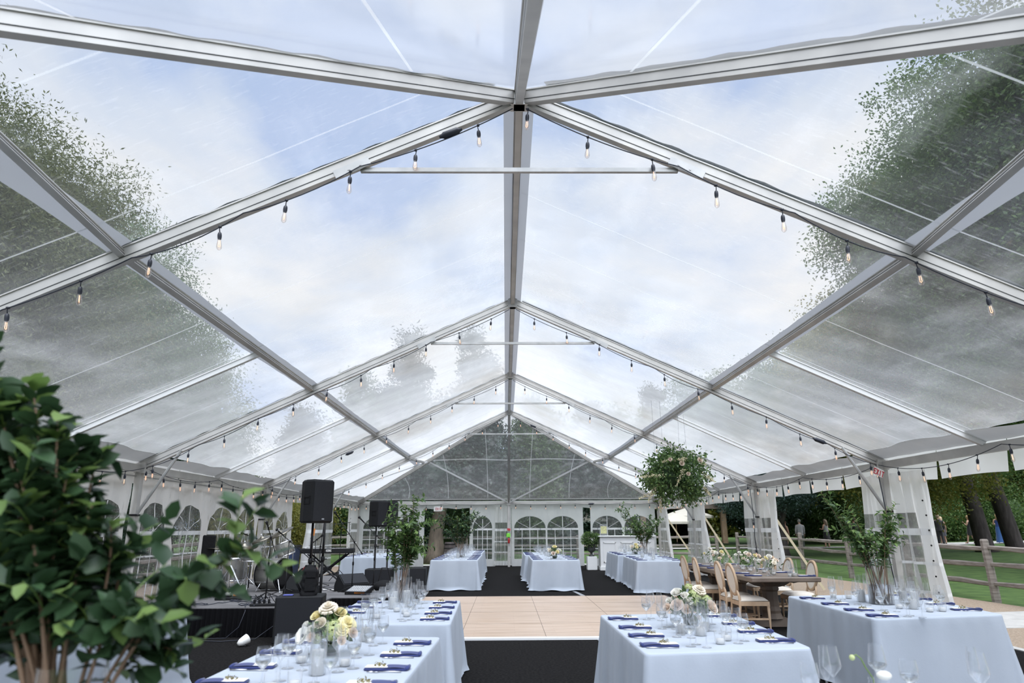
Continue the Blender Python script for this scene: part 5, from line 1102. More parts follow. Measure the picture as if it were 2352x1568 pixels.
# ---------------------------------------------------------------- tablecloths
TH = .73
def tablecloth(label, q, seed=0, flare=.03, fold=.02, puddle=.05):
    """q: four top corners (x, y) counter-clockwise; cloth falls to the floor"""
    q = [V(p[0], p[1], 0) for p in q]; rs = random.Random(seed); rc = .035; P = []; Nn = []; Cn = []
    for i in range(4):
        a, b, c = q[i - 1], q[i], q[(i + 1) % 4]; d0 = nrm(b - a); d1 = nrm(c - b); n0 = V(d0[1], -d0[0], 0); n1 = V(d1[1], -d1[0], 0)
        o = b - d0 * rc + d1 * rc
        for k in range(9): t = k / 8; n = nrm(n0 * (1 - t) + n1 * t); P.append(o + n * rc); Nn.append(n); Cn.append(math.sin(t * PI) * .8 + .2)
        L = np.linalg.norm(c - b) - 2 * rc; st = b + d1 * rc + n1 * 0; m_ = max(6, int(L / .03)); st = o + n1 * rc
        for k in range(1, m_): P.append(st + d1 * L * k / m_); Nn.append(n1); e = min(k / m_ * L, L - k / m_ * L); Cn.append(.2 * math.exp(-e / .10))
    n = len(P); s = [0]
    for i in range(1, n): s.append(s[-1] + np.linalg.norm(P[i] - P[i - 1]))
    f = [rs.uniform(0, 6) for _ in range(6)]; rows = [(0, -.012, 0), (0, -.003, .0), (0.0, .004, -.006), (0, .007, -.02)] + [(k / 14, None, None) for k in range(1, 15)]
    m = MB(); VV = []
    for (v, o, dz) in rows:
        for i in range(n):
            if o is not None: p = P[i] + Nn[i] * o + V(0, 0, TH + dz)
            else:
                w = s[i]; amp = fold * v ** .8 * (.7 * math.sin(w * 9 + f[0]) + .45 * math.sin(w * 17 + f[1] + v) + .5 * math.sin(w * 4.1 + f[2])) * (1 - min(1, Cn[i]))
                am2 = .003 * math.sin(w * 33 + f[3] + 2 * v); out = .008 + flare * v + amp + am2 + .085 * Cn[i] * v ** 1.1
                if v > .93: out += puddle * (.5 + .5 * math.sin(w * 6 + f[4]))
                z = (TH - .03) * (1 - v) + .012 + (.012 * (1 + math.sin(w * 11 + f[5])) if v > .93 else 0); p = P[i] + Nn[i] * out + V(0, 0, z)
            VV.append(p)
    F = []
    for r in range(len(rows) - 1):
        for i in range(n): j = (i + 1) % n; F.append((r * n + i, (r + 1) * n + i, (r + 1) * n + j, r * n + j))
    ce = sum(VV[:n]) / n; base = len(VV)
    for r_, q_ in enumerate((.97, .6, .2)):
        for i in range(n): VV.append(ce + (VV[i] - ce) * q_ + V(0, 0, .012 - .0))
    for r_ in range(3):
        lo = 0 if r_ == 0 else base + (r_ - 1) * n; hi = base + r_ * n
        for i in range(n): j = (i + 1) % n; F.append((lo + i, lo + j, hi + j, hi + i))
    VV.append(V(ce[0], ce[1], TH)); L0 = base + 2 * n
    for i in range(n): F.append((L0 + i, L0 + (i + 1) % n, len(VV) - 1))
    for i in range(base, base + 3 * n): VV[i][2] = TH
    m.add(VV, F)
    o = m.build('tablecloth', MT['cloth'], None, True); return tag(o, label, 'tablecloth', 'pale blue cloths over the banquet tables')
def rect(x0, x1, y0, y1): return [(x0, y0), (x1, y0), (x1, y1), (x0, y1)]
TB = {
 'dahlia table': [(-1.80, 3.3), (-.70, 3.3), (-.63, 5.42), (-1.74, 5.52)],
 'stage vase table': [(-1.76, 6.18), (-.61, 6.13), (-.65, 8.02), (-1.78, 8.1)],
 'rose table': [(.77, 4.68), (1.92, 4.86), (1.99, 6.78), (.75, 6.66)],
 'curtain vase table': [(3.10, 6.26), (4.42, 6.52), (4.62, 8.48), (3.17, 8.28)],
 'leafy table': [(-4.62, 4.3), (-3.47, 4.3), (-3.43, 7.42), (-4.6, 7.5)],
 'doorway table': rect(-2.03, -.84, 17.7, 21.2), 'doorway back table': rect(-2.03, -.88, 21.35, 25.2),
 'centre table': rect(.53, 1.71, 17.42, 20.3), 'centre back table': rect(.44, 1.6, 20.45, 23.0),
 'bar table': [(3.02, 16.78), (4.16, 16.62), (4.3, 19.4), (3.16, 19.5)], 'bar back table': [(3.1, 20.1), (4.3, 20.1), (4.35, 22.9), (3.2, 22.9)],
 'keyboard table': rect(-4.75, -3.34, 19.7, 23.0)}
desc = {'dahlia table': 'front cloth table with the dahlia bowl, near the stage', 'stage vase table': 'cloth table with the branch vase beside the stage front', 'rose table': 'front cloth table with the rose bowl right of the aisle',
        'curtain vase table': 'cloth table with branch vase beside the near right gathered sidewall', 'leafy table': 'cloth table behind the large foreground branches', 'doorway table': 'cloth table before the far doorway, nearer half of the row', 'doorway back table': 'cloth table before the far doorway, farther half of the row',
        'centre table': 'cloth table facing the far centre windows, nearer half', 'centre back table': 'cloth table facing the far centre windows, farther half', 'bar table': 'cloth table in front of the white bar, nearer half', 'bar back table': 'cloth table right in front of the white bar, farther half', 'keyboard table': 'cloth table behind the keyboard and stage'}
for i, (k, q) in enumerate(TB.items()):
    tablecloth('pale blue cloth on the ' + desc[k].replace('cloth table', 'table', 1), q, i, puddle=.05 if i > 4 else .02)
tablecloth('pale blue cloth of the table just below the lower right frame edge', rect(.9, 2.5, 1.7, 3.66), 31)
tablecloth('pale blue cloth of the table under the large foreground branch vase', rect(-2.4, -.98, .9, 2.9), 32)

# ---------------------------------------------------------------- tableware prototypes
def lathe_mesh(name, prof, mat, n=20): m = MB(); m.lathe(prof, n); me = m.mesh(name, True); me.materials.append(MT[mat]); return me
WINE = lathe_mesh('wine_glass', [(.036, .001), (.034, .003), (.01, .006), (.0042, .012), (.004, .095), (.008, .102), (.041, .142), (.0415, .148), (.036, .19), (.0295, .235)], 'glass')
GOB = lathe_mesh('water_goblet', [(.036, .001), (.034, .003), (.01, .006), (.0045, .012), (.0045, .068), (.008, .074), (.036, .105), (.0405, .118), (.040, .145), (.0345, .185)], 'glass')
FLU = lathe_mesh('champagne_flute', [(.033, .001), (.031, .003), (.01, .006), (.004, .012), (.004, .09), (.007, .098), (.025, .135), (.0255, .155), (.0225, .20), (.019, .245)], 'glass')
CYL = lathe_mesh('hurricane_glass', [(.046, .002), (.046, .255)], 'cyl', 24); VOT = lathe_mesh('votive_holder', [(.030, .002), (.036, .02), (.038, .085)], 'ribbed', 20)
WAT = lathe_mesh('water', [(.001, .077), (.008, .0775), (.0345, .1065), (.0385, .119), (.0385, .128), (.001, .128)], 'water'); SIP = lathe_mesh('water', [(.001, .104), (.008, .105), (.038, .141), (.0395, .149), (.001, .149)], 'water')
m = MB(); m.lathe([(.001, 0), (.034, 0), (.036, .004), (.036, .125), (.033, .131), (.001, .129)], 20); CAN = m.mesh('pillar_candle', True); CAN.materials.append(MT['wax'])
m = MB(); m.tube([(0, 0, .128), (.001, 0, .145)], .0014, 5); WICK = m.mesh('wick'); WICK.materials.append(MT['wick'])
m = MB(); m.lathe([(.001, 0), (.027, 0), (.027, .032), (.001, .031)], 16); TEA = m.mesh('votive_candle', True); TEA.materials.append(MT['wax'])
m = MB(); m.bbox((0, 0, .007), (.25, .092, .014), .005)
def pk(u, v):
    a = (u - .5) * .09; lim = .02 + .055 * (1 - u); x = -.125 + v * (.125 + lim); hump = .013 * math.sin(min(1, (v * .95 + .05)) * PI) ** .6 * (1 - .3 * abs(u - .5)) + .009; return (x, a * 1.03, hump if 0 < v < 1 else .008)
m.grid(pk, 8, 12); m.tube([(-.124, -.044, .012), (-.126, 0, .013), (-.124, .044, .012)], [.010, .012, .010], 8); NAP = m.mesh('napkin', True); NAP.materials.append(MT['napkin'])
m = MB(); m.box((.055, 0, .0185), (.13, .074, .002)); CARD = m.mesh('menu_card'); CARD.materials.append(MT['card'])
def mk_sprig():
    rs = np.random.RandomState(3); C = np.stack([.0 + .075 * rs.rand(34), .006 * rs.normal(size=34) + .012, .027 + .006 * rs.rand(34)], 1); D = rs.normal(size=(34, 3)); v, f = leaf_quads(C, D, .018, .008, 3); me = raw_mesh('herb_sprig', v, f); me.materials.append(MT['sprig']); return me
SPR = mk_sprig()
m = MB(); m.tube([(-.10, 0, .004), (-.03, 0, .006), (.03, 0, .004)], [.005, .0035, .003], 6); m.box((.045, 0, .005), (.03, .02, .002))
for k in (-.0075, -.0025, .0025, .0075): m.box((.078, k, .005), (.04, .002, .002))
FORK = m.mesh('fork', True); FORK.materials.append(MT['steel'])
m = MB(); m.tube([(-.11, 0, .005), (-.01, 0, .005)], [.0055, .004], 6); m.box((.05, 0, .005), (.12, .016, .0018)); KNIFE = m.mesh('table_knife', True); KNIFE.materials.append(MT['steel'])
def put(me, label, cat, loc, rz=0, group=None, kids=()):
    o = obj(me.name.split('.')[0], me, None, None, loc, rz); tag(o, label, cat, group)
    for k in kids: obj(k.name.split('.')[0], k, None, o)
    return o
ordn = ['first', 'second', 'third', 'fourth', 'fifth', 'sixth']
def place(tb, side, k, x, y, rz, near, z=TH + .001, n_g=3):
    """one setting; local +x points to the table centre"""
    c, s = math.cos(rz), math.sin(rz); rs = R
    def L(a, b): return (x + a * c - b * s, y + a * s + b * c, z)
    w = '%s place from the near end, %s side of the %s' % (ordn[k], side, tb)
    j = lambda q: rs.uniform(-q, q)
    put(NAP, 'folded navy napkin, ' + w, 'napkin', L(0, 0), rz + j(.04), 'navy napkins on the ' + tb)
    put(CARD, 'ivory menu card, ' + w, 'menu card', L(0, 0), rz + j(.05), 'menu cards on the ' + tb)
    if near:
        put(SPR, 'dried herb sprig, ' + w, 'sprig', L(.0, 0), rz + j(.3), 'herb sprigs on the ' + tb)
        put(FORK, 'dinner fork, ' + w, 'fork', L(-.0, .085 if math.cos(rz) > 0 else .085), rz + j(.05), 'forks on the ' + tb)
        put(KNIFE, 'table knife, ' + w, 'knife', L(.0, -.085), rz + j(.04), 'knives on the ' + tb)
    put(GOB, 'water goblet, ' + w, 'glass', L(.21 + j(.01), -.02 + j(.012)), 0, 'water goblets on the ' + tb, (WAT,) if (near or k == 0) else ())
    put(WINE, 'wine glass, ' + w, 'glass', L(.27 + j(.01), .07 + j(.012)), 0, 'wine glasses on the ' + tb)
    if n_g > 2: put(FLU, 'champagne flute, ' + w, 'glass', L(.31 + j(.01), -.07 + j(.012)), 0, 'flutes on the ' + tb)
def settings(tb, q, ts, near, sides=('aisle', 'stage'), inset=.155, n_g=3):
    """q corners nl, nr, fr, fl; settings along the right (q1-q2) and left (q0-q3) edges"""
    for side, a, b, sg in ((sides[0], V(*q[1]), V(*q[2]), 1), (sides[1], V(*q[0]), V(*q[3]), -1)):
        d = nrm(b - a); L = np.linalg.norm(b - a); inn = V(-d[1], d[0]) * sg
        for k, t in enumerate(ts[0] if sg > 0 else ts[1]):
            p = a + d * t + inn * inset; place(tb, side, k, p[0], p[1], math.atan2(inn[1], inn[0]) * 1.0, near, n_g=n_g)
settings('dahlia table', TB['dahlia table'], ([.52, .93, 1.36, 1.80], [.60, 1.02, 1.48, 1.9]), True)
settings('stage vase table', TB['stage vase table'], ([.26, .68, 1.14, 1.62], [.28, .72, 1.18, 1.64]), True)
settings('rose table', TB['rose table'], ([.24, .68, 1.12, 1.62], [.27, .69, 1.11, 1.65]), True, ('fence', 'aisle'))
settings('curtain vase table', TB['curtain vase table'], ([.30, .78, 1.24, 1.74], [.16, .60, 1.12, 1.70]), True, ('fence', 'aisle'))
settings('leafy table', TB['leafy table'], ([.5, 1.0, 1.5, 2.0, 2.5], [1.5, 2.0, 2.5]), False)
for tb, n0 in (('doorway table', 5), ('doorway back table', 4), ('centre table', 4), ('centre back table', 4), ('bar table', 4), ('bar back table', 4), ('keyboard table', 4)):
    q = TB[tb]; L = q[2][1] - q[1][1]; ts = [(k + .4) * L / n0 for k in range(n0)]
    settings(tb, q, (ts, ts), False, ('right', 'left'))
def pillar(x, y, where, h=1.0, cyl=True, z=TH + .001):
    o = put(CAN, 'white pillar candle ' + where, 'candle', (x, y, z), 0, None, (WICK,)); o.scale = (1, 1, h)
    if cyl: c = put(CYL, 'clear cylinder glass around the candle ' + where, 'candle holder', (x, y, z)); c.scale = (1, 1, .85 + .25 * h)
def votive(x, y, where, z=TH + .001):
    put(VOT, 'small ribbed votive glass ' + where, 'candle holder', (x, y, z)); put(TEA, 'votive candle in ribbed glass ' + where, 'candle', (x, y, z + .004))
pillar(-1.19, 4.10, 'in front of the dahlia bowl'); votive(-1.09, 4.34, 'beside the candle before the dahlia bowl'); votive(-1.32, 3.72, 'at the bottom frame edge on the dahlia table'); votive(-1.22, 3.78, 'second at the bottom frame edge, dahlia table')
votive(-1.38, 4.45, 'left of the dahlia bowl'); pillar(-1.15, 5.25, 'behind the dahlia bowl', .7)
for i, (x, y, h) in enumerate([(-1.28, 7.25, .85), (-1.16, 7.38, 1.25), (-1.33, 7.65, 1.0)]): pillar(x, y, ('left', 'tallest', 'rear')[i] + ' one before the branch vase by the stage', h)
for i, (x, y) in enumerate([(-1.05, 6.62), (-1.10, 6.85), (-1.3, 6.5), (-1.2, 7.0)]): votive(x, y, ('right', 'middle', 'left', 'rear')[i] + ' at near end of the stage vase table')
votive(1.36, 5.02, 'nearest the end of the rose table'); votive(1.45, 5.16, 'second from the near end of the rose table'); pillar(1.33, 5.40, 'before the rose bowl', .45); pillar(1.22, 5.52, 'left before the rose bowl', .5); pillar(1.42, 5.62, 'right before the rose bowl', .5, True); votive(1.3, 6.45, 'behind the rose bowl')
for i, (x, y, h) in enumerate([(3.70, 7.62, .95), (3.79, 7.55, 1.2), (4.0, 7.15, 1.1), (4.08, 7.5, .9), (3.86, 6.95, .7)]): pillar(x, y, ('left', 'tall left', 'tall right', 'right rear', 'low front')[i] + ' one around the right branch vase', h)
for i, (x, y) in enumerate([(3.72, 7.95), (3.62, 8.1), (3.75, 7.0), (3.88, 6.72), (4.02, 6.75)]): votive(x, y, ('rear right', 'rear left', 'middle', 'front left', 'front right')[i] + ' one on the curtain vase table')
for tb in ('doorway table', 'doorway back table', 'centre table', 'centre back table', 'bar table', 'bar back table', 'keyboard table'):
    q = TB[tb]; cx = (q[0][0] + q[1][0]) / 2; L = q[2][1] - q[1][1]
    for k in range(3): votive(cx + (-.08, .1, 0)[k], q[0][1] + L * (.18 + .3 * k), '%s from the near end of the %s' % (ordn[k], tb))
    pillar(cx + .02, q[0][1] + L * .32, 'on the near half of the ' + tb, 1.0); pillar(cx - .05, q[0][1] + L * .72, 'on the far half of the ' + tb, .8)
# near table at the lower right: glasses only show their tops
for i, (me, x, y, lab, kd) in enumerate([(WINE, 1.66, 3.50, 'tall wine glass at the bottom frame edge, tallest of the lower right group', (SIP,)), (GOB, 1.74, 3.38, 'water goblet at the bottom frame edge right of the tallest wine glass', (WAT,)), (FLU, 1.36, 3.40, 'flute at the bottom frame edge left of the curved flower stem', ()), (WINE, 1.42, 3.46, 'wine glass at the bottom frame edge left of the curved flower stem', ()),
                                     (FLU, 2.02, 3.34, 'flute at the bottom frame edge beneath the curtain vase table corner', ()), (GOB, 1.26, 3.34, 'goblet at the bottom frame edge under the rose table corner', ()), (WINE, 1.99, 3.26, 'wine glass beside the flute at the bottom right frame edge', ())]):
    put(me, lab, 'glass', (x, y, TH + .001), 0, None, kd)
t = thing('bud_vase', 'small bud vase with one curved green poppy stem at the bottom frame edge', 'vase', (1.52, 3.30, TH + .001)); m = MB(); m.lathe([(.03, 0), (.034, .02), (.03, .07), (.012, .11), (.014, .13)], 16); m.build('glass_vase', MT['glass'], t, True)
P_ = [(0, 0, .02), (.01, 0, .12), (-.02, 0, .17), (-.035, 0, .205), (-.055, 0, .222), (-.07, 0, .215)]; m = MB(); m.tube(P_, .003, 6); m.build('stem', MT['twig_green'], t, True)
m = MB(); m.ball((-.075, 0, .21), .013, 10, 6); m.build('flower_bud', MT['hydrangea'], t, True)
m = MB(); m.ball((.06, .0, .135), .028, 12, 7, (1.2, 1, .7)); m.build('white_bloom', MT['rose_white'], t, True)

# ---------------------------------------------------------------- flowers
def petals(m, rings, cup=1.0, nu=4, nv=4, seed=0, wave=.0):
    rs = random.Random(seed)
    for (cnt, r, h, w, op, z0) in rings:
        for i in range(cnt):
            th = 2 * PI * i / cnt + rs.uniform(-.2, .2); hh = h * rs.uniform(.92, 1.08)
            def f(u, v, th=th, hh=hh):
                a = (u * 2 - 1); wd = w * math.sin(min(1, .25 + v * .9) * PI * .62) ; ra = r * (.15 + .85 * v ** .6) + op * v ** 3 - .06 * r * a * a
                zz = z0 + hh * v - op * .6 * v ** 4 - .04 * abs(a) * v; ang = th + a * wd; return (ra * math.cos(ang), ra * math.sin(ang), zz)
            m.grid(f, nu, nv)
m = MB(); petals(m, [(3, .18, .95, 1.3, 0, 0), (4, .30, .95, 1.1, .02, 0), (5, .45, .90, .95, .06, -.02), (6, .60, .82, .8, .12, -.05), (7, .74, .72, .68, .2, -.08)]); ROSE = m.mesh('rose', True)
m = MB(); petals(m, [(7, .15, .5, .5, .0, .25), (9, .32, .48, .42, .06, .2), (12, .5, .42, .34, .12, .12), (14, .68, .34, .28, .18, .03), (16, .86, .22, .24, .2, -.05), (16, 1.0, .06, .22, .1, -.1)], nu=2, nv=4); DAH = m.mesh('dahlia', True)
m = MB(); petals(m, [(6, .95, .35, .62, .15, 0), (6, .8, .5, .6, .1, .02)], nu=4, nv=4); ANE = m.mesh('anemone', True)
def mk_hyd(seed=1, n=260):
    rs = np.random.RandomState(seed); d = rs.normal(size=(n, 3)); d /= np.linalg.norm(d, axis=1, keepdims=True); d[:, 2] = np.abs(d[:, 2]) * .9; C = d * (.85 + .15 * rs.rand(n, 1)); T = np.cross(d, rs.normal(size=(n, 3))); T /= np.linalg.norm(T, axis=1, keepdims=True); B = np.cross(d, T); V_ = []; F_ = []
    for k in range(n):
        for q in range(4):
            a = q * PI / 2; e = T[k] * math.cos(a) + B[k] * math.sin(a); f = -T[k] * math.sin(a) + B[k] * math.cos(a); c = C[k]; i = len(V_); V_ += [c, c + e * .10 + f * .06 + d[k] * .03, c + e * .15, c + e * .10 - f * .06 + d[k] * .03]; F_.append([i, i + 1, i + 2, i + 3])
    return raw_mesh('hydrangea', np.array(V_), np.array(F_))
HYD = mk_hyd()
def tint(me, mat): c = me.copy(); c.materials.append(MT[mat]); return c
FL = {'rc': tint(ROSE, 'rose_cream'), 'rw': tint(ROSE, 'rose_white'), 'rb': tint(ROSE, 'rose_blush'), 'ry': tint(ROSE, 'rose_yellow'), 'dw': tint(DAH, 'rose_cream'), 'dy': tint(DAH, 'rose_yellow'), 'aw': tint(ANE, 'rose_white'), 'hy': tint(HYD, 'hydrangea')}
NM = {'r': 'rose', 'd': 'dahlia', 'a': 'anemone', 'h': 'hydrangea'}
def bloom(kind, p, d, r, parent):
    o = obj(NM[kind[0]], FL[kind], None, parent, tuple(p)); o.rotation_euler = Vector(tuple(d)).to_track_quat('Z', 'Y').to_euler(); r *= 1.14; o.scale = (r, r, r * .95)
    if kind[0] == 'a': m = MB(); m.ball((0, 0, .15), .22, 10, 6, (1, 1, .6)); m.build('dark_centre', MT['centre'], o, True)
    return o
def nice_leaves(C, D, U, Ln, Wd, seed=0, bend=.15):
    """eight-point folded leaves"""
    rs = np.random.RandomState(seed); n = len(C); D = D / (np.linalg.norm(D, axis=1, keepdims=True) + 1e-9); S = np.cross(D, U); S /= (np.linalg.norm(S, axis=1, keepdims=True) + 1e-9); Un = np.cross(S, D)
    L = (Ln * (.65 + .6 * rs.rand(n)))[:, None]; Wv = (Wd * (.7 + .5 * rs.rand(n)))[:, None] / 2; fd = Wv * .35; bd = L * bend
    P = [C, C + D * L * .32 + S * Wv + Un * fd, C + D * L * .32, C + D * L * .32 - S * Wv + Un * fd, C + D * L * .70 + S * Wv * .8 + Un * (fd * .8) - Un * bd * .5, C + D * L * .7 - Un * bd * .5, C + D * L * .7 - S * Wv * .8 + Un * fd * .8 - Un * bd * .5, C + D * L - Un * bd]
    v = np.stack(P, 1).reshape(-1, 3); b = np.arange(n)[:, None, None] * 8; T = np.array([[0, 2, 1], [0, 3, 2], [1, 2, 5], [1, 5, 4], [2, 3, 6], [2, 6, 5], [4, 5, 7], [5, 6, 7]])[None]
    return v, (T + b).reshape(-1, 3)
def leaf_obj(name, C, D, U, Ln, Wd, mat, parent, seed=0, bend=.15): v, f = nice_leaves(np.array(C), np.array(D), np.array(U), Ln, Wd, seed, bend); return obj(name, raw_mesh(name, v, f, True), MT[mat], parent)
def centrepiece(label, loc, r, blooms, seed, n=150, vase=True):
    t = thing('flower_arrangement', label, 'flowers', loc); rs = np.random.RandomState(seed); h = .09
    m = MB(); m.lathe([(.035, .0), (.05, .015), (.06, .04), (.072, h), (.066, h)], 20); m.build('bowl', MT['cyl'], t, True)
    m = MB(); m.lathe([(.001, .012), (.05, .018), (.062, h * .8), (.001, h * .82)], 16); m.build('stems_in_water', MT['leaf_dark'], t, True)
    d = rs.normal(size=(n, 3)); d[:, 2] = np.abs(d[:, 2]) * .9 - .15; d /= np.linalg.norm(d, axis=1, keepdims=True); C = d * r * (.25 + .5 * rs.rand(n, 1)) + np.array([0, 0, h + r * .25]); leaf_obj('foliage', C, d + .5 * rs.normal(size=(n, 3)), rs.normal(size=(n, 3)), .075, .035, 'leaf_hang', t, seed)
    m = MB()
    for (k, x, y, z, s) in blooms: m.tube([(0, 0, h * .6), (x * .5, y * .5, z * .6), (x, y, z)], .0025, 5)
    m.build('stems', MT['twig_green'], t, True)
    for (k, x, y, z, s) in blooms: p = V(x, y, z); bloom(k, p, nrm(p - V(0, .06, h * .4)) + V(0, -.25, .1), s, t)
    return t
centrepiece('low bowl of cream dahlias, roses and lime hydrangea on the front table near the stage', (-1.28, 4.72, TH + .001), .16,
    [('dw', -.02, -.02, .285, .052), ('ry', .055, -.0, .24, .042), ('ry', -.085, -.02, .225, .040), ('rc', -.045, -.08, .19, .040), ('hy', .035, -.08, .155, .062), ('dy', .115, -.05, .19, .055), ('dy', .095, -.1, .16, .045), ('aw', -.155, -.08, .125, .046), ('rw', -.10, -.09, .15, .035), ('rb', -.085, -.12, .12, .030), ('rb', .155, -.07, .135, .033), ('rw', -.15, -.03, .18, .024), ('hy', -.06, -.09, .11, .03), ('rc', .02, .06, .22, .035), ('rw', -.06, .07, .17, .04), ('dy', .08, .08, .17, .05), ('rb', .1, -.12, .10, .028)], 1)
centrepiece('bowl of blush and white roses on the front table right of the aisle', (1.38, 5.86, TH + .001), .18,
    [('rw', -.10, -.02, .25, .046), ('dw', .085, -.02, .285, .050), ('hy', .04, -.03, .235, .052), ('rb', -.115, -.08, .165, .052), ('rw', -.03, -.07, .195, .046), ('rb', .145, -.08, .15, .054), ('rb', -.055, -.11, .14, .04), ('hy', .135, -.03, .20, .045), ('rw', -.045, -.05, .235, .035), ('rb', -.19, -.05, .15, .034), ('rw', -.17, -.03, .20, .026), ('hy', .01, .02, .30, .032), ('hy', .03, -.08, .19, .03), ('rb', .03, -.14, .085, .018), ('rc', .07, .08, .22, .045), ('rb', -.08, .08, .2, .045), ('rw', .17, .05, .17, .04)], 2, 190)
centrepiece('low bowl of cream and yellow roses on the nearer centre table', (1.13, 18.0, TH + .001), .19, [('ry', 0, -.03, .28, .06), ('rc', -.11, -.05, .2, .06), ('rw', .10, -.05, .21, .055), ('rb', -.04, -.12, .14, .055), ('ry', .06, -.12, .17, .05), ('hy', .15, -.02, .2, .04), ('rw', -.16, 0, .24, .035)], 3, 110)
centrepiece('low bowl of cream and pale yellow blooms on the bar table', (3.72, 20.6, TH + .001), .17, [('ry', 0, -.03, .26, .06), ('rc', -.11, -.05, .2, .06), ('rb', .12, -.05, .21, .055), ('ry', .0, -.12, .2, .05), ('rw', -.14, 0, .24, .035)], 4, 70)
centrepiece('white bloom bowl on the table behind the foreground branches', (-4.0, 6.2, TH + .001), .16, [('rw', 0, -.03, .26, .05), ('rw', -.11, -.05, .2, .05), ('rc', .12, -.05, .21, .045), ('rw', .0, -.12, .2, .04)], 5, 70)

# ---------------------------------------------------------------- tall branch arrangements
def branches(label, loc, rv, hv, tips, leaf, mat, seed, per=22, t00=.42, thick=1.0, lw=.5, twig_n=5, vlabel='', fresh=.12, spread=.10, lean=(0, 0)):
    """cylinder vase standing at loc with branches to tips (local coordinates)"""
    vz = thing('cylinder_vase', vlabel, 'vase', loc); m = MB(); m.lathe([(rv * .98, .004), (rv, .01), (rv, hv)], 28); m.build('glass_cylinder', MT['cyl'], vz, True)
    m = MB(); m.lathe([(.001, .006), (rv * .96, .008), (rv * .96, hv * .42), (.001, hv * .42)], 24); m.build('water', MT['water'], vz, True)
    t = thing('branch_arrangement', label, 'branches', loc); rs = np.random.RandomState(seed); rr = random.Random(seed); C, D, U = [], [], []; C2, D2, U2 = [], [], []; st = MB(); tw = MB()
    for tip in tips:
        tip = V(*tip); a = rr.uniform(0, 6); b0 = V(rv * .6 * math.cos(a), rv * .6 * math.sin(a), .02); rim = V(tip[0], tip[1], 0); rl = np.linalg.norm(rim); rim = (rim / max(rl, 1e-6)) * min(rv * .75, rl) + V(0, 0, hv)
        mid = rim + (tip - rim) * .5 + V(rr.uniform(-1, 1), rr.uniform(-1, 1), 0) * spread * .5 + V(0, 0, .04)
        path = []
        for q in np.linspace(0, 1, 15):
            path.append(((1 - q) ** 3) * b0 + 3 * (1 - q) ** 2 * q * (rim * 1.0) + 3 * (1 - q) * q * q * mid + q ** 3 * tip)
        L = sum(np.linalg.norm(path[i + 1] - path[i]) for i in range(14)); r0 = (.0035 + .003 * L) * thick
        st.tube(path, [r0 * (1 - .75 * i / 14) for i in range(15)], 6)
        subs = [(path, t00)]
        for k in range(twig_n):
            i = rr.randint(6, 13); d = nrm(path[min(i + 1, 14)] - path[i]); s = nrm(V(*[rr.gauss(0, 1) for _ in range(3)])); s = nrm(s - d * np.dot(s, d)); e = path[i] + (d * .6 + s * .8) * rr.uniform(.6, 1.4) * spread * 1.6
            tp = [path[i] + (e - path[i]) * q + V(0, 0, .02) * math.sin(q * PI) for q in np.linspace(0, 1, 6)]; tw.tube(tp, [r0 * .35 * (1 - .6 * q / 5) for q in range(6)], 5); subs.append((tp, 0))
        for pth, t0 in subs:
            pl = len(pth) - 1; nn = max(3, int(per * sum(np.linalg.norm(pth[i + 1] - pth[i]) for i in range(pl))))
            for k in range(nn):
                q = t0 + (1 - t0) * (k + rr.random()) / nn; i = min(int(q * pl), pl - 1); p = pth[i] + (pth[i + 1] - pth[i]) * (q * pl - i); d = nrm(pth[i + 1] - pth[i]); s = nrm(V(*[rr.gauss(0, 1) for _ in range(3)])); s = nrm(s - d * np.dot(s, d)); dd = d * .55 + s * .9 + V(0, 0, -.12)
                if rr.random() < fresh * (1 + 3 * (q > .85)): C2.append(p); D2.append(dd); U2.append(nrm(d * .6 + V(0, 0, .8) + s * .2))
                else: C.append(p); D.append(dd); U.append(nrm(d * .4 + V(0, 0, .8) + .5 * V(*[rr.gauss(0, 1) for _ in range(3)])))
    st.build('branch', MT['twig'], t, True)
    if tw.v: tw.build('side_twig', MT['twig_green'], t, True)
    leaf_obj('foliage', C, D, U, leaf, leaf * lw, mat, t, seed)
    if C2: leaf_obj('new_leaves', C2, D2, U2, leaf * .85, leaf * lw * .9, 'leaf_fresh', t, seed + 1)
    return t
def rt(n, cx, cy, z0, z1, r, seed): rr = random.Random(seed); return [(cx + rr.uniform(-1, 1) * r, cy + rr.uniform(-1, 1) * r * .7, rr.uniform(z0, z1)) for _ in range(n)]
vb = (-1.30, 1.98, TH + .001)
tips = [(-.46, -.0, 1.36), (-.40, .10, 1.20), (-.26, 0, 1.22), (-.16, -.02, 1.15), (-.12, .05, 1.04), (-.08, -.04, .94), (-.02, 0, .86), (.03, .02, .80), (-.3, .2, 1.0), (-.42, -.1, .98), (-.5, .1, .66), (-.2, .15, .6), (-.12, .1, .70), (-.36, .15, .62), (-.3, -.1, .86), (-.1, .12, 1.02), (-.5, 0, .95), (-.55, .05, 1.2), (-.25, .1, 1.05), (-.38, .05, .92), (-.48, 0, .78), (-.18, -.1, .95), (.02, .1, .72), (-.28, -.08, .72), (.46, -.04, .74), (.34, .02, .66), (.22, .08, .46), (-.3, 0, .5), (-.48, .1, 1.1), (-.18, .12, .82), (.16, -.08, .60)]
branches('large foreground arrangement of dark broad-leaved branches filling the lower left', vb, .085, .44, tips, .075, 'leaf_dark', 5, per=46, lw=.72, twig_n=4, vlabel='glass cylinder vase holding the large foreground branches', fresh=.08, spread=.10, t00=.5, thick=1.35)
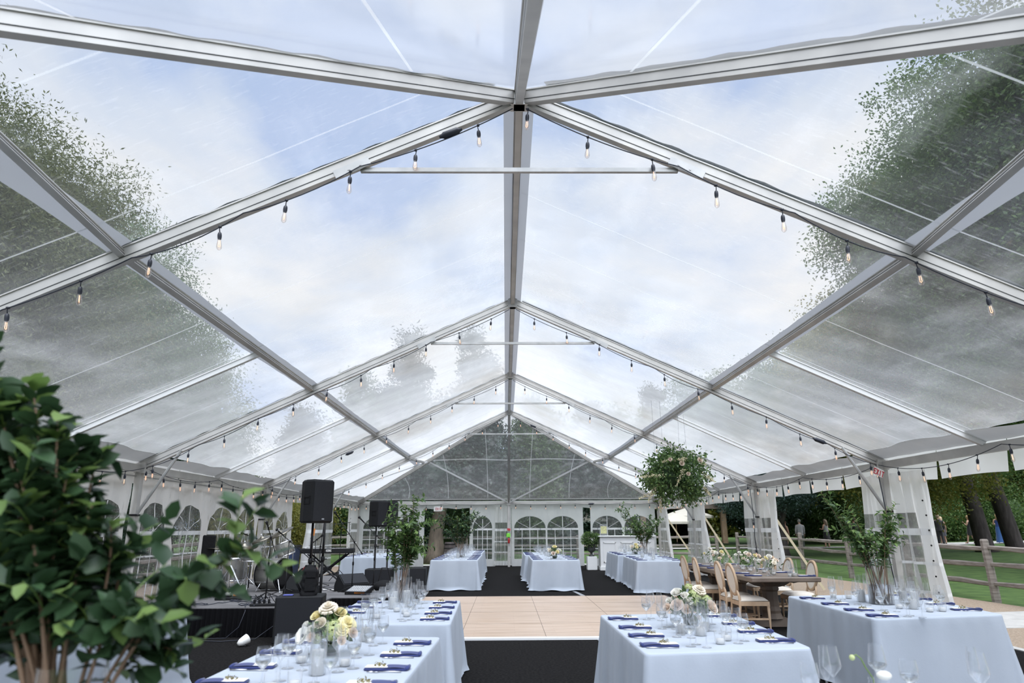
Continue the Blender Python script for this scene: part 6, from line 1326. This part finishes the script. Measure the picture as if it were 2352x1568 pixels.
branches('tall leafy branch arrangement on the table beside the stage front', (-1.30, 7.92, TH + .001), .085, .42, [(.10, 0, 1.15), (.14, .05, .98), (-.08, 0, .90), (-.02, .03, .97), (.20, 0, .84), (.25, .02, .68), (-.12, 0, .70), (.05, -.04, .80), (0, .05, .70), (.15, -.05, .58), (-.10, -.05, .56), (.10, .08, .66), (.02, 0, 1.04)], .062, 'leaf_mid', 6, per=85, t00=.30, lw=.45, twig_n=4, vlabel='tall glass cylinder vase on the table beside the stage front', fresh=.16, spread=.11)
branches('leafy branches spreading left and right in the vase on the right hand cloth table', (3.80, 7.40, TH + .001), .12, .46, [(-.50, 0, 1.14), (-.42, .05, 1.02), (-.34, -.04, .90), (-.22, 0, .98), (-.30, .03, .78), (-.12, 0, .80), (.30, 0, 1.02), (.26, .04, .88), (.18, -.03, .98), (.12, .0, .80), (.02, .05, .76), (-.05, -.05, .68), (.32, -.04, .70), (-.2, -.05, .66), (.1, .05, .65), (-.1, .05, .62), (.22, .02, .78)], .068, 'leaf_hang', 7, per=48, t00=.30, lw=.48, twig_n=3, vlabel='wide glass cylinder vase standing in water on the right hand cloth table', fresh=.22, spread=.10)
branches('bushy branches in the vase on the doorway row of tables', (-1.38, 19.4, TH + .001), .11, .42, [(-.38, 0, 1.12), (-.25, 0, .95), (-.1, 0, 1.1), (.12, 0, 1.22), (.30, 0, 1.05), (.42, 0, 1.12), (.30, 0, .85), (0, 0, .9), (.15, .05, .8), (-.2, .05, .75), (.2, -.1, .95), (-.05, .1, .8), (-.6, 0, .85), (-.75, .05, .95), (-.5, .05, 1.15)], .085, 'leaf_dark', 8, per=42, t00=.30, lw=.45, twig_n=4, vlabel='glass cylinder vase on the doorway row of tables', fresh=.12, spread=.20)
branches('loose branches leaning left in the vase in front of the white bar', (4.05, 20.9, TH + .001), .07, .36, [(-.78, 0, 1.35), (-.62, .1, 1.12), (-.5, 0, 1.28), (-.30, 0, 1.05), (-.15, 0, .92), (.22, 0, 1.05), (.42, 0, .85), (.55, 0, .98), (.12, 0, .7), (-.1, .1, .7), (.3, 0, .66), (-.35, .1, .85), (.05, .1, .9)], .085, 'leaf_hang', 9, per=42, t00=.30, lw=.5, twig_n=4, vlabel='slim glass vase in front of the white bar', fresh=.14, spread=.20)

# ---------------------------------------------------------------- hanging greenery cloud
t = thing('hanging_greenery', 'round cloud of greenery with cream flower spikes hung from the roof by wires', 'hanging flowers', (3.25, 13.5, 2.47)); rs = np.random.RandomState(12)
n = 5600; d = rs.normal(size=(n, 3)); d /= np.linalg.norm(d, axis=1, keepdims=True); nc = 60; cd_ = rs.normal(size=(nc, 3)); cd_ /= np.linalg.norm(cd_, axis=1, keepdims=True); cr = .36 + .20 * rs.rand(nc); cc_ = cd_ * cr[:, None] * np.array([1.12, 1, .82]); ix = rs.randint(0, nc, n)
C = cc_[ix] + rs.normal(size=(n, 3)) * .10; leaf_obj('foliage', C, cd_[ix] * .8 + rs.normal(size=(n, 3)) * .7 + np.array([0, 0, -.2]), rs.normal(size=(n, 3)) + np.array([0, 0, .6]), .066, .036, 'leaf_hang', t, 12)
k = 520; ix = rs.randint(0, nc, k); C = cc_[ix] * 1.12 + rs.normal(size=(k, 3)) * .08; leaf_obj('new_leaves', C, cd_[ix] + rs.normal(size=(k, 3)) * .6, rs.normal(size=(k, 3)), .06, .03, 'leaf_fresh', t, 13)
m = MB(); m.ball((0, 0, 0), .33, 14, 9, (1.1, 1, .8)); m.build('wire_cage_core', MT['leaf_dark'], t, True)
for q, (a, b) in enumerate((((-.10, -.5, .32), (-.34, -.42, .26)), ((.10, -.55, .30), (-.05, -.5, .30)), ((-.32, -.45, .02), (-.78, -.3, -.02)), ((.02, -.58, .10), (-.12, -.52, -.22)), ((-.45, -.3, -.20), (-.62, -.3, -.48)), ((-.5, -.2, -.3), (-.78, -.2, -.42)), ((-.36, -.2, -.40), (-.38, -.2, -.68)), ((.42, -.3, .28), (.55, -.3, .22)), ((.5, -.3, .02), (.72, -.2, -.10)), ((.5, -.2, -.2), (.62, -.2, -.38)))):
    a, b = V(*a), V(*b); nn = 110; u = rs.rand(nn, 1); C = a + (b - a) * u + rs.normal(size=(nn, 3)) * .022 * (1.15 - u); v, f = leaf_quads(C, rs.normal(size=(nn, 3)), .03, .018, 50 + q); obj('flower_spike', raw_mesh('flower_spike', v, f), MT['astilbe'], t)
for p, s in (((.02, -.5, .22), .05), ((.12, -.55, .02), .04), ((.42, -.35, .30), .05), ((-.2, -.5, .3), .04)): bloom('rb', V(*p), V(0, -1, .2), s, t)
m = MB()
for (x, y, x2, y2) in ((.12, 0, .14, 0), (.30, .1, .28, .1), (-.35, .1, -.36, .1), (-.22, -.1, -.24, -.1)): m.tube([(x, y, .2), (x2, y2, (zs(3.25 + x2) + .1) - 2.47)], .002, 4)
m.build('suspension_wires', MT['steel'], t)

# ---------------------------------------------------------------- bar, planter
t = thing('bar_counter', 'white panelled bar counter at the far right end of the tent', 'bar', (4.35, 25.9, 0))
m = MB(); m.box((0, 0, .58), (2.0, .62, 1.16)); m.build('body', MT['white_paint'], t); m = MB(); m.bbox((0, 0, 1.185), (2.1, .74, .04), .01); m.build('counter_top', MT['white_paint'], t); m = MB(); m.box((0, -.02, .06), (2.06, .66, .12)); m.build('plinth', MT['white_paint'], t)
for k in range(3):
    m = MB(); x = -.66 + k * .64
    for (dx, dz, sx, sz) in ((0, .34, .46, .035), (0, -.34, .46, .035), (-.215, 0, .03, .71), (.215, 0, .03, .71)): m.box((x + dx, -.318, .62 + dz), (sx, .02, sz))
    m.build('panel_moulding', MT['white_paint'], t)
t = thing('bar_sign', 'acrylic framed bar menu with yellow lettering panel standing on the white bar', 'sign', (3.52, 25.75, 1.206)); m = MB(); m.box((0, 0, .21), (.28, .012, .42)); m.build('acrylic_sheet', MT['ribbed'], t); m = MB(); m.box((0, -.008, .21), (.22, .004, .26)); m.build('printed_panel', PM('pale yellow print', (.72, .70, .38), .5, 0, (.45, .44, .2), 30), t)
m = MB(); m.box((0, .03, .006), (.3, .12, .012)); m.build('foot', MT['ribbed'], t)
t = thing('fruit_tray', 'shallow black tray of orange snacks on the white bar', 'tray', (4.75, 25.75, 1.206)); m = MB(); m.lathe([(.001, 0), (.17, .0), (.2, .03), (.19, .03)], 20); m.build('tray_dish', MT['black'], t, True)
m = MB(); rr = random.Random(4)
for k in range(26): a = rr.uniform(0, 6.28); q = rr.uniform(0, .15); m.ball((q * math.cos(a), q * math.sin(a), .035), .026, 7, 5)
tag(m.build('snacks', PM('orange snack', (.75, .28, .03), .5), t, True), kind='stuff')
t = thing('white_plinth', 'white square plinth under the urn beside the bar', 'plinth', (3.06, 25.95, 0)); m = MB(); m.bbox((0, 0, .235), (.36, .36, .47), .008); m.build('block', MT['white_paint'], t)
t = thing('urn_planter', 'dark grey footed urn with clipped variegated greenery on the white plinth', 'planter', (3.06, 25.95, .472)); m = MB(); m.lathe([(.11, 0), (.11, .03), (.05, .06), (.04, .12), (.08, .15), (.14, .20), (.15, .26), (.145, .40), (.19, .43), (.17, .43)], 22); m.build('urn', MT['stone'], t, True)
rs = np.random.RandomState(9); n = 900; d = rs.normal(size=(n, 3)); d /= np.linalg.norm(d, axis=1, keepdims=True); C = d * np.array([.34, .28, .24]) * (.5 + .5 * rs.rand(n, 1)) + np.array([0, 0, .60]); leaf_obj('foliage', C, d + rs.normal(size=(n, 3)) * .5, rs.normal(size=(n, 3)), .07, .035, 'leaf_mid', t, 9); C = d[:260] * np.array([.36, .3, .26]) + np.array([0, 0, .6]); leaf_obj('pale_leaves', C, d[:260], rs.normal(size=(260, 3)), .06, .03, 'leaf_fresh', t, 10)

# ---------------------------------------------------------------- farm table and chairs
FX0, FX1, FY0, FY1, FZ = 3.56, 4.62, 10.58, 14.9, .775
t = thing('farm_table', 'long grey brown trestle farm table with carved pedestal legs', 'table', ((FX0 + FX1) / 2, (FY0 + FY1) / 2, 0)); L_ = (FY1 - FY0); Wd_ = FX1 - FX0
m = MB(); m.bbox((0, 0, FZ - .035), (Wd_, L_, .07), .012); m.build('table_top', MT['wood_grey'], t)
for s in (-1, 0, 1):
    y = s * (L_ / 2 - .72); m = MB(); m.lathe([(.17, .12), (.16, .16), (.14, .2), (.15, .24), (.125, .30), (.125, .52), (.15, .55), (.14, .60), (.20, .66)], 8, (0, y, 0), True); m.build('pedestal', MT['wood_grey'], t)
    m = MB(); P = [(-.52, .03), (-.50, .09), (-.36, .10), (-.30, .085), (-.18, .14), (.18, .14), (.30, .085), (.36, .10), (.50, .09), (.52, .03), (.44, .0), (-.44, .0)]; m.add([(p[0], y - .08, p[1]) for p in P] + [(p[0], y + .08, p[1]) for p in P], [tuple(range(12)), tuple(range(23, 11, -1))] + [(i, i + 12, (i + 1) % 12 + 12, (i + 1) % 12) for i in range(12)]); m.build('scrolled_foot', MT['wood_grey'], t)
    m = MB(); P = [(-.50, .70), (.50, .70), (.48, .66), (.38, .64), (.34, .66), (.22, .60), (.1, .58), (-.1, .58), (-.22, .60), (-.34, .66), (-.38, .64), (-.48, .66)]; m.add([(p[0], y - .05, p[1]) for p in P] + [(p[0], y + .05, p[1]) for p in P], [tuple(range(12)), tuple(range(23, 11, -1))] + [(i, i + 12, (i + 1) % 12 + 12, (i + 1) % 12) for i in range(12)]); m.build('scrolled_bracket', MT['wood_grey'], t)
m = MB(); m.box((0, 0, .20), (.08, L_ - 1.5, .10)); m.build('stretcher', MT['wood_grey'], t)
def make_chair(label):
    t = thing('oval_back_chair', label, 'chair', (0, 0, 0), 0, 'oval back chairs around the farm table'); sw = .25
    def ring(m, cx, cz, a, b, rw, rd, dx=0, n=30, tilt=.14):
        for i in range(n):
            pass
        P = []; F = []
        for i in range(n):
            th = 2 * PI * i / n; er, ez = math.cos(th), math.sin(th)
            for (q, w) in ((-rd, -rw), (rd, -rw), (rd, rw), (-rd, rw)):
                y = (a + w) * er; z = cz + (b + w) * ez; P.append((cx + q - tilt * (z - .47), y, z))
        for i in range(n):
            for k in range(4): j = (i + 1) % n; F.append((i * 4 + k, i * 4 + (k + 1) % 4, j * 4 + (k + 1) % 4, j * 4 + k))
        m.add(P, F)
    # faces +x; back at x = -.22
    m = MB(); ring(m, -.22, .76, .205, .235, .022, .018); m.build('back_frame', MT['oak'], t, True)
    m = MB()
    for q, sgn in ((-.014, -1), (.016, 1)):
        P = [(-.22 + q + sgn * .012 - .14 * (.76 - .47), 0, .76)]; n = 24
        for i in range(n): th = 2 * PI * i / n; z = .76 + .215 * math.sin(th); P.append((-.22 + q - .14 * (z - .47), .185 * math.cos(th), z))
        m.add(P, [(0, 1 + i, 1 + (i + 1) % n) if sgn > 0 else (0, 1 + (i + 1) % n, 1 + i) for i in range(n)])
    m.build('back_pad', MT['linen'], t, True)
    m = MB(); P = []
    m.grid(lambda u, v: ((u - .5) * .46 * (1 if 1 else 1), (v - .5) * (.44 + .06 * u), .445 + .055 * (1 - abs(2 * u - 1) ** 4) ** .5 * (1 - abs(2 * v - 1) ** 4) ** .5), 12, 12); m.box((0, 0, .44), (.44, .44, .02)); m.build('seat', MT['linen'], t, True)
    m = MB()
    for (a, b) in (((-.22, -.21), (.22, -.24)), ((.22, -.24), (.22, .24)), ((.22, .24), (-.22, .21)), ((-.22, .21), (-.22, -.21))): m.beam((a[0], a[1], .40), (b[0], b[1], .40), .028, .065)
    m.build('seat_rail', MT['oak'], t)
    for s in (-1, 1):
        m = MB(); m.tube([(.215, s * .235, .43), (.215, s * .235, .36), (.215, s * .235, .345), (.215, s * .235, .33), (.217, s * .236, .12), (.217, s * .236, .03), (.217, s * .236, 0)], [.026, .026, .019, .024, .017, .013, .016], 10); m.build('leg', MT['oak'], t, True)
        m = MB(); m.tube([(-.225 - .14 * .16, s * .16, .62), (-.225, s * .19, .50), (-.22, s * .2, .42), (-.24, s * .2, .25), (-.27, s * .2, 0)], [.016, .02, .024, .019, .015], 8); m.build('leg', MT['oak'], t, True)
    m = MB(); m.beam((-.235, -.2, .17), (.215, -.235, .17), .016, .028); m.beam((-.235, .2, .17), (.215, .235, .17), .016, .028); m.beam((0, -.215, .17), (0, .215, .17), .016, .028); m.build('stretcher', MT['oak'], t)
    return t
ch = make_chair('limed oak oval back chair, near end of the aisle side of the farm table')
cp = [(3.665, 11.05, 0, 'first'), (3.665, 11.66, 0, 'second'), (3.68, 13.1, 0, 'third'), (3.68, 13.95, 0, 'fourth'), (4.74, 11.75, PI, 'first'), (4.74, 12.7, PI, 'second'), (4.74, 13.5, PI, 'third'), (4.74, 14.2, PI, 'fourth')]
for i, (x, y, rz, o_) in enumerate(cp):
    lab = 'limed oak oval back chair, %s from the near end, %s side of the farm table' % (o_, 'aisle' if x < 4 else 'fence')
    if i == 0: ch.location = (x, y, 0); ch.scale = (.95,) * 3; ch['label'] = lab
    else: dup(ch, (x, y, 0), rz + R.uniform(-.05, .05), lab, scale=.95)
for side, x, rz, ys in (('aisle', FX0 + .15, 0, (10.9, 11.45, 12.3, 12.9, 13.6, 14.2)), ('fence', FX1 - .15, PI, (10.75, 11.6, 12.5, 13.4, 14.2))):
    for k, y in enumerate(ys): place('farm table', side, k, x, y, rz, False, FZ + .001, 2)
rr = random.Random(21); ks = ['rw', 'rb', 'rc', 'dw', 'ry', 'rw']
for k in range(7):
    y = 10.95 + k * .56; x = 4.06 + rr.uniform(-.08, .08); t = thing('bud_vase', 'small glass bud vase of pale blooms, %s from the near end of the farm table' % (ordn + ['seventh'])[k], 'flowers', (x, y, FZ + .001)); m = MB(); m.lathe([(.028, 0), (.036, .02), (.03, .07), (.016, .10), (.02, .12)], 14); m.build('glass_vase', MT['glass'], t, True)
    bl = [(ks[rr.randrange(6)], rr.uniform(-.13, .13), rr.uniform(-.1, .1), rr.uniform(.15, .30), rr.uniform(.028, .042)) for _ in range(6)]; m = MB()
    for b in bl: m.tube([(0, 0, .02), (b[1] * .3, b[2] * .3, .12), (b[1], b[2], b[3])], .002, 5)
    m.build('stem', MT['twig_green'], t, True)
    for b in bl: bloom(b[0], V(*b[1:4]), V(b[1] * 2, b[2] - .5, .6), b[4], t)
    rs = np.random.RandomState(k); C = rs.normal(size=(26, 3)) * np.array([.08, .07, .05]) + np.array([0, 0, .19]); leaf_obj('foliage', C, rs.normal(size=(26, 3)), rs.normal(size=(26, 3)), .06, .025, 'leaf_mid', t, k)
for k in range(9): votive(4.12 + rr.uniform(-.22, .12), 10.75 + k * .42, ('nearest', 'second', 'third', 'fourth', 'fifth', 'sixth', 'seventh', 'eighth', 'ninth')[k] + ' along the middle of the farm table', FZ + .001)
pillar(4.28, 10.72, 'at the near end of the farm table', .4, True, FZ + .001)
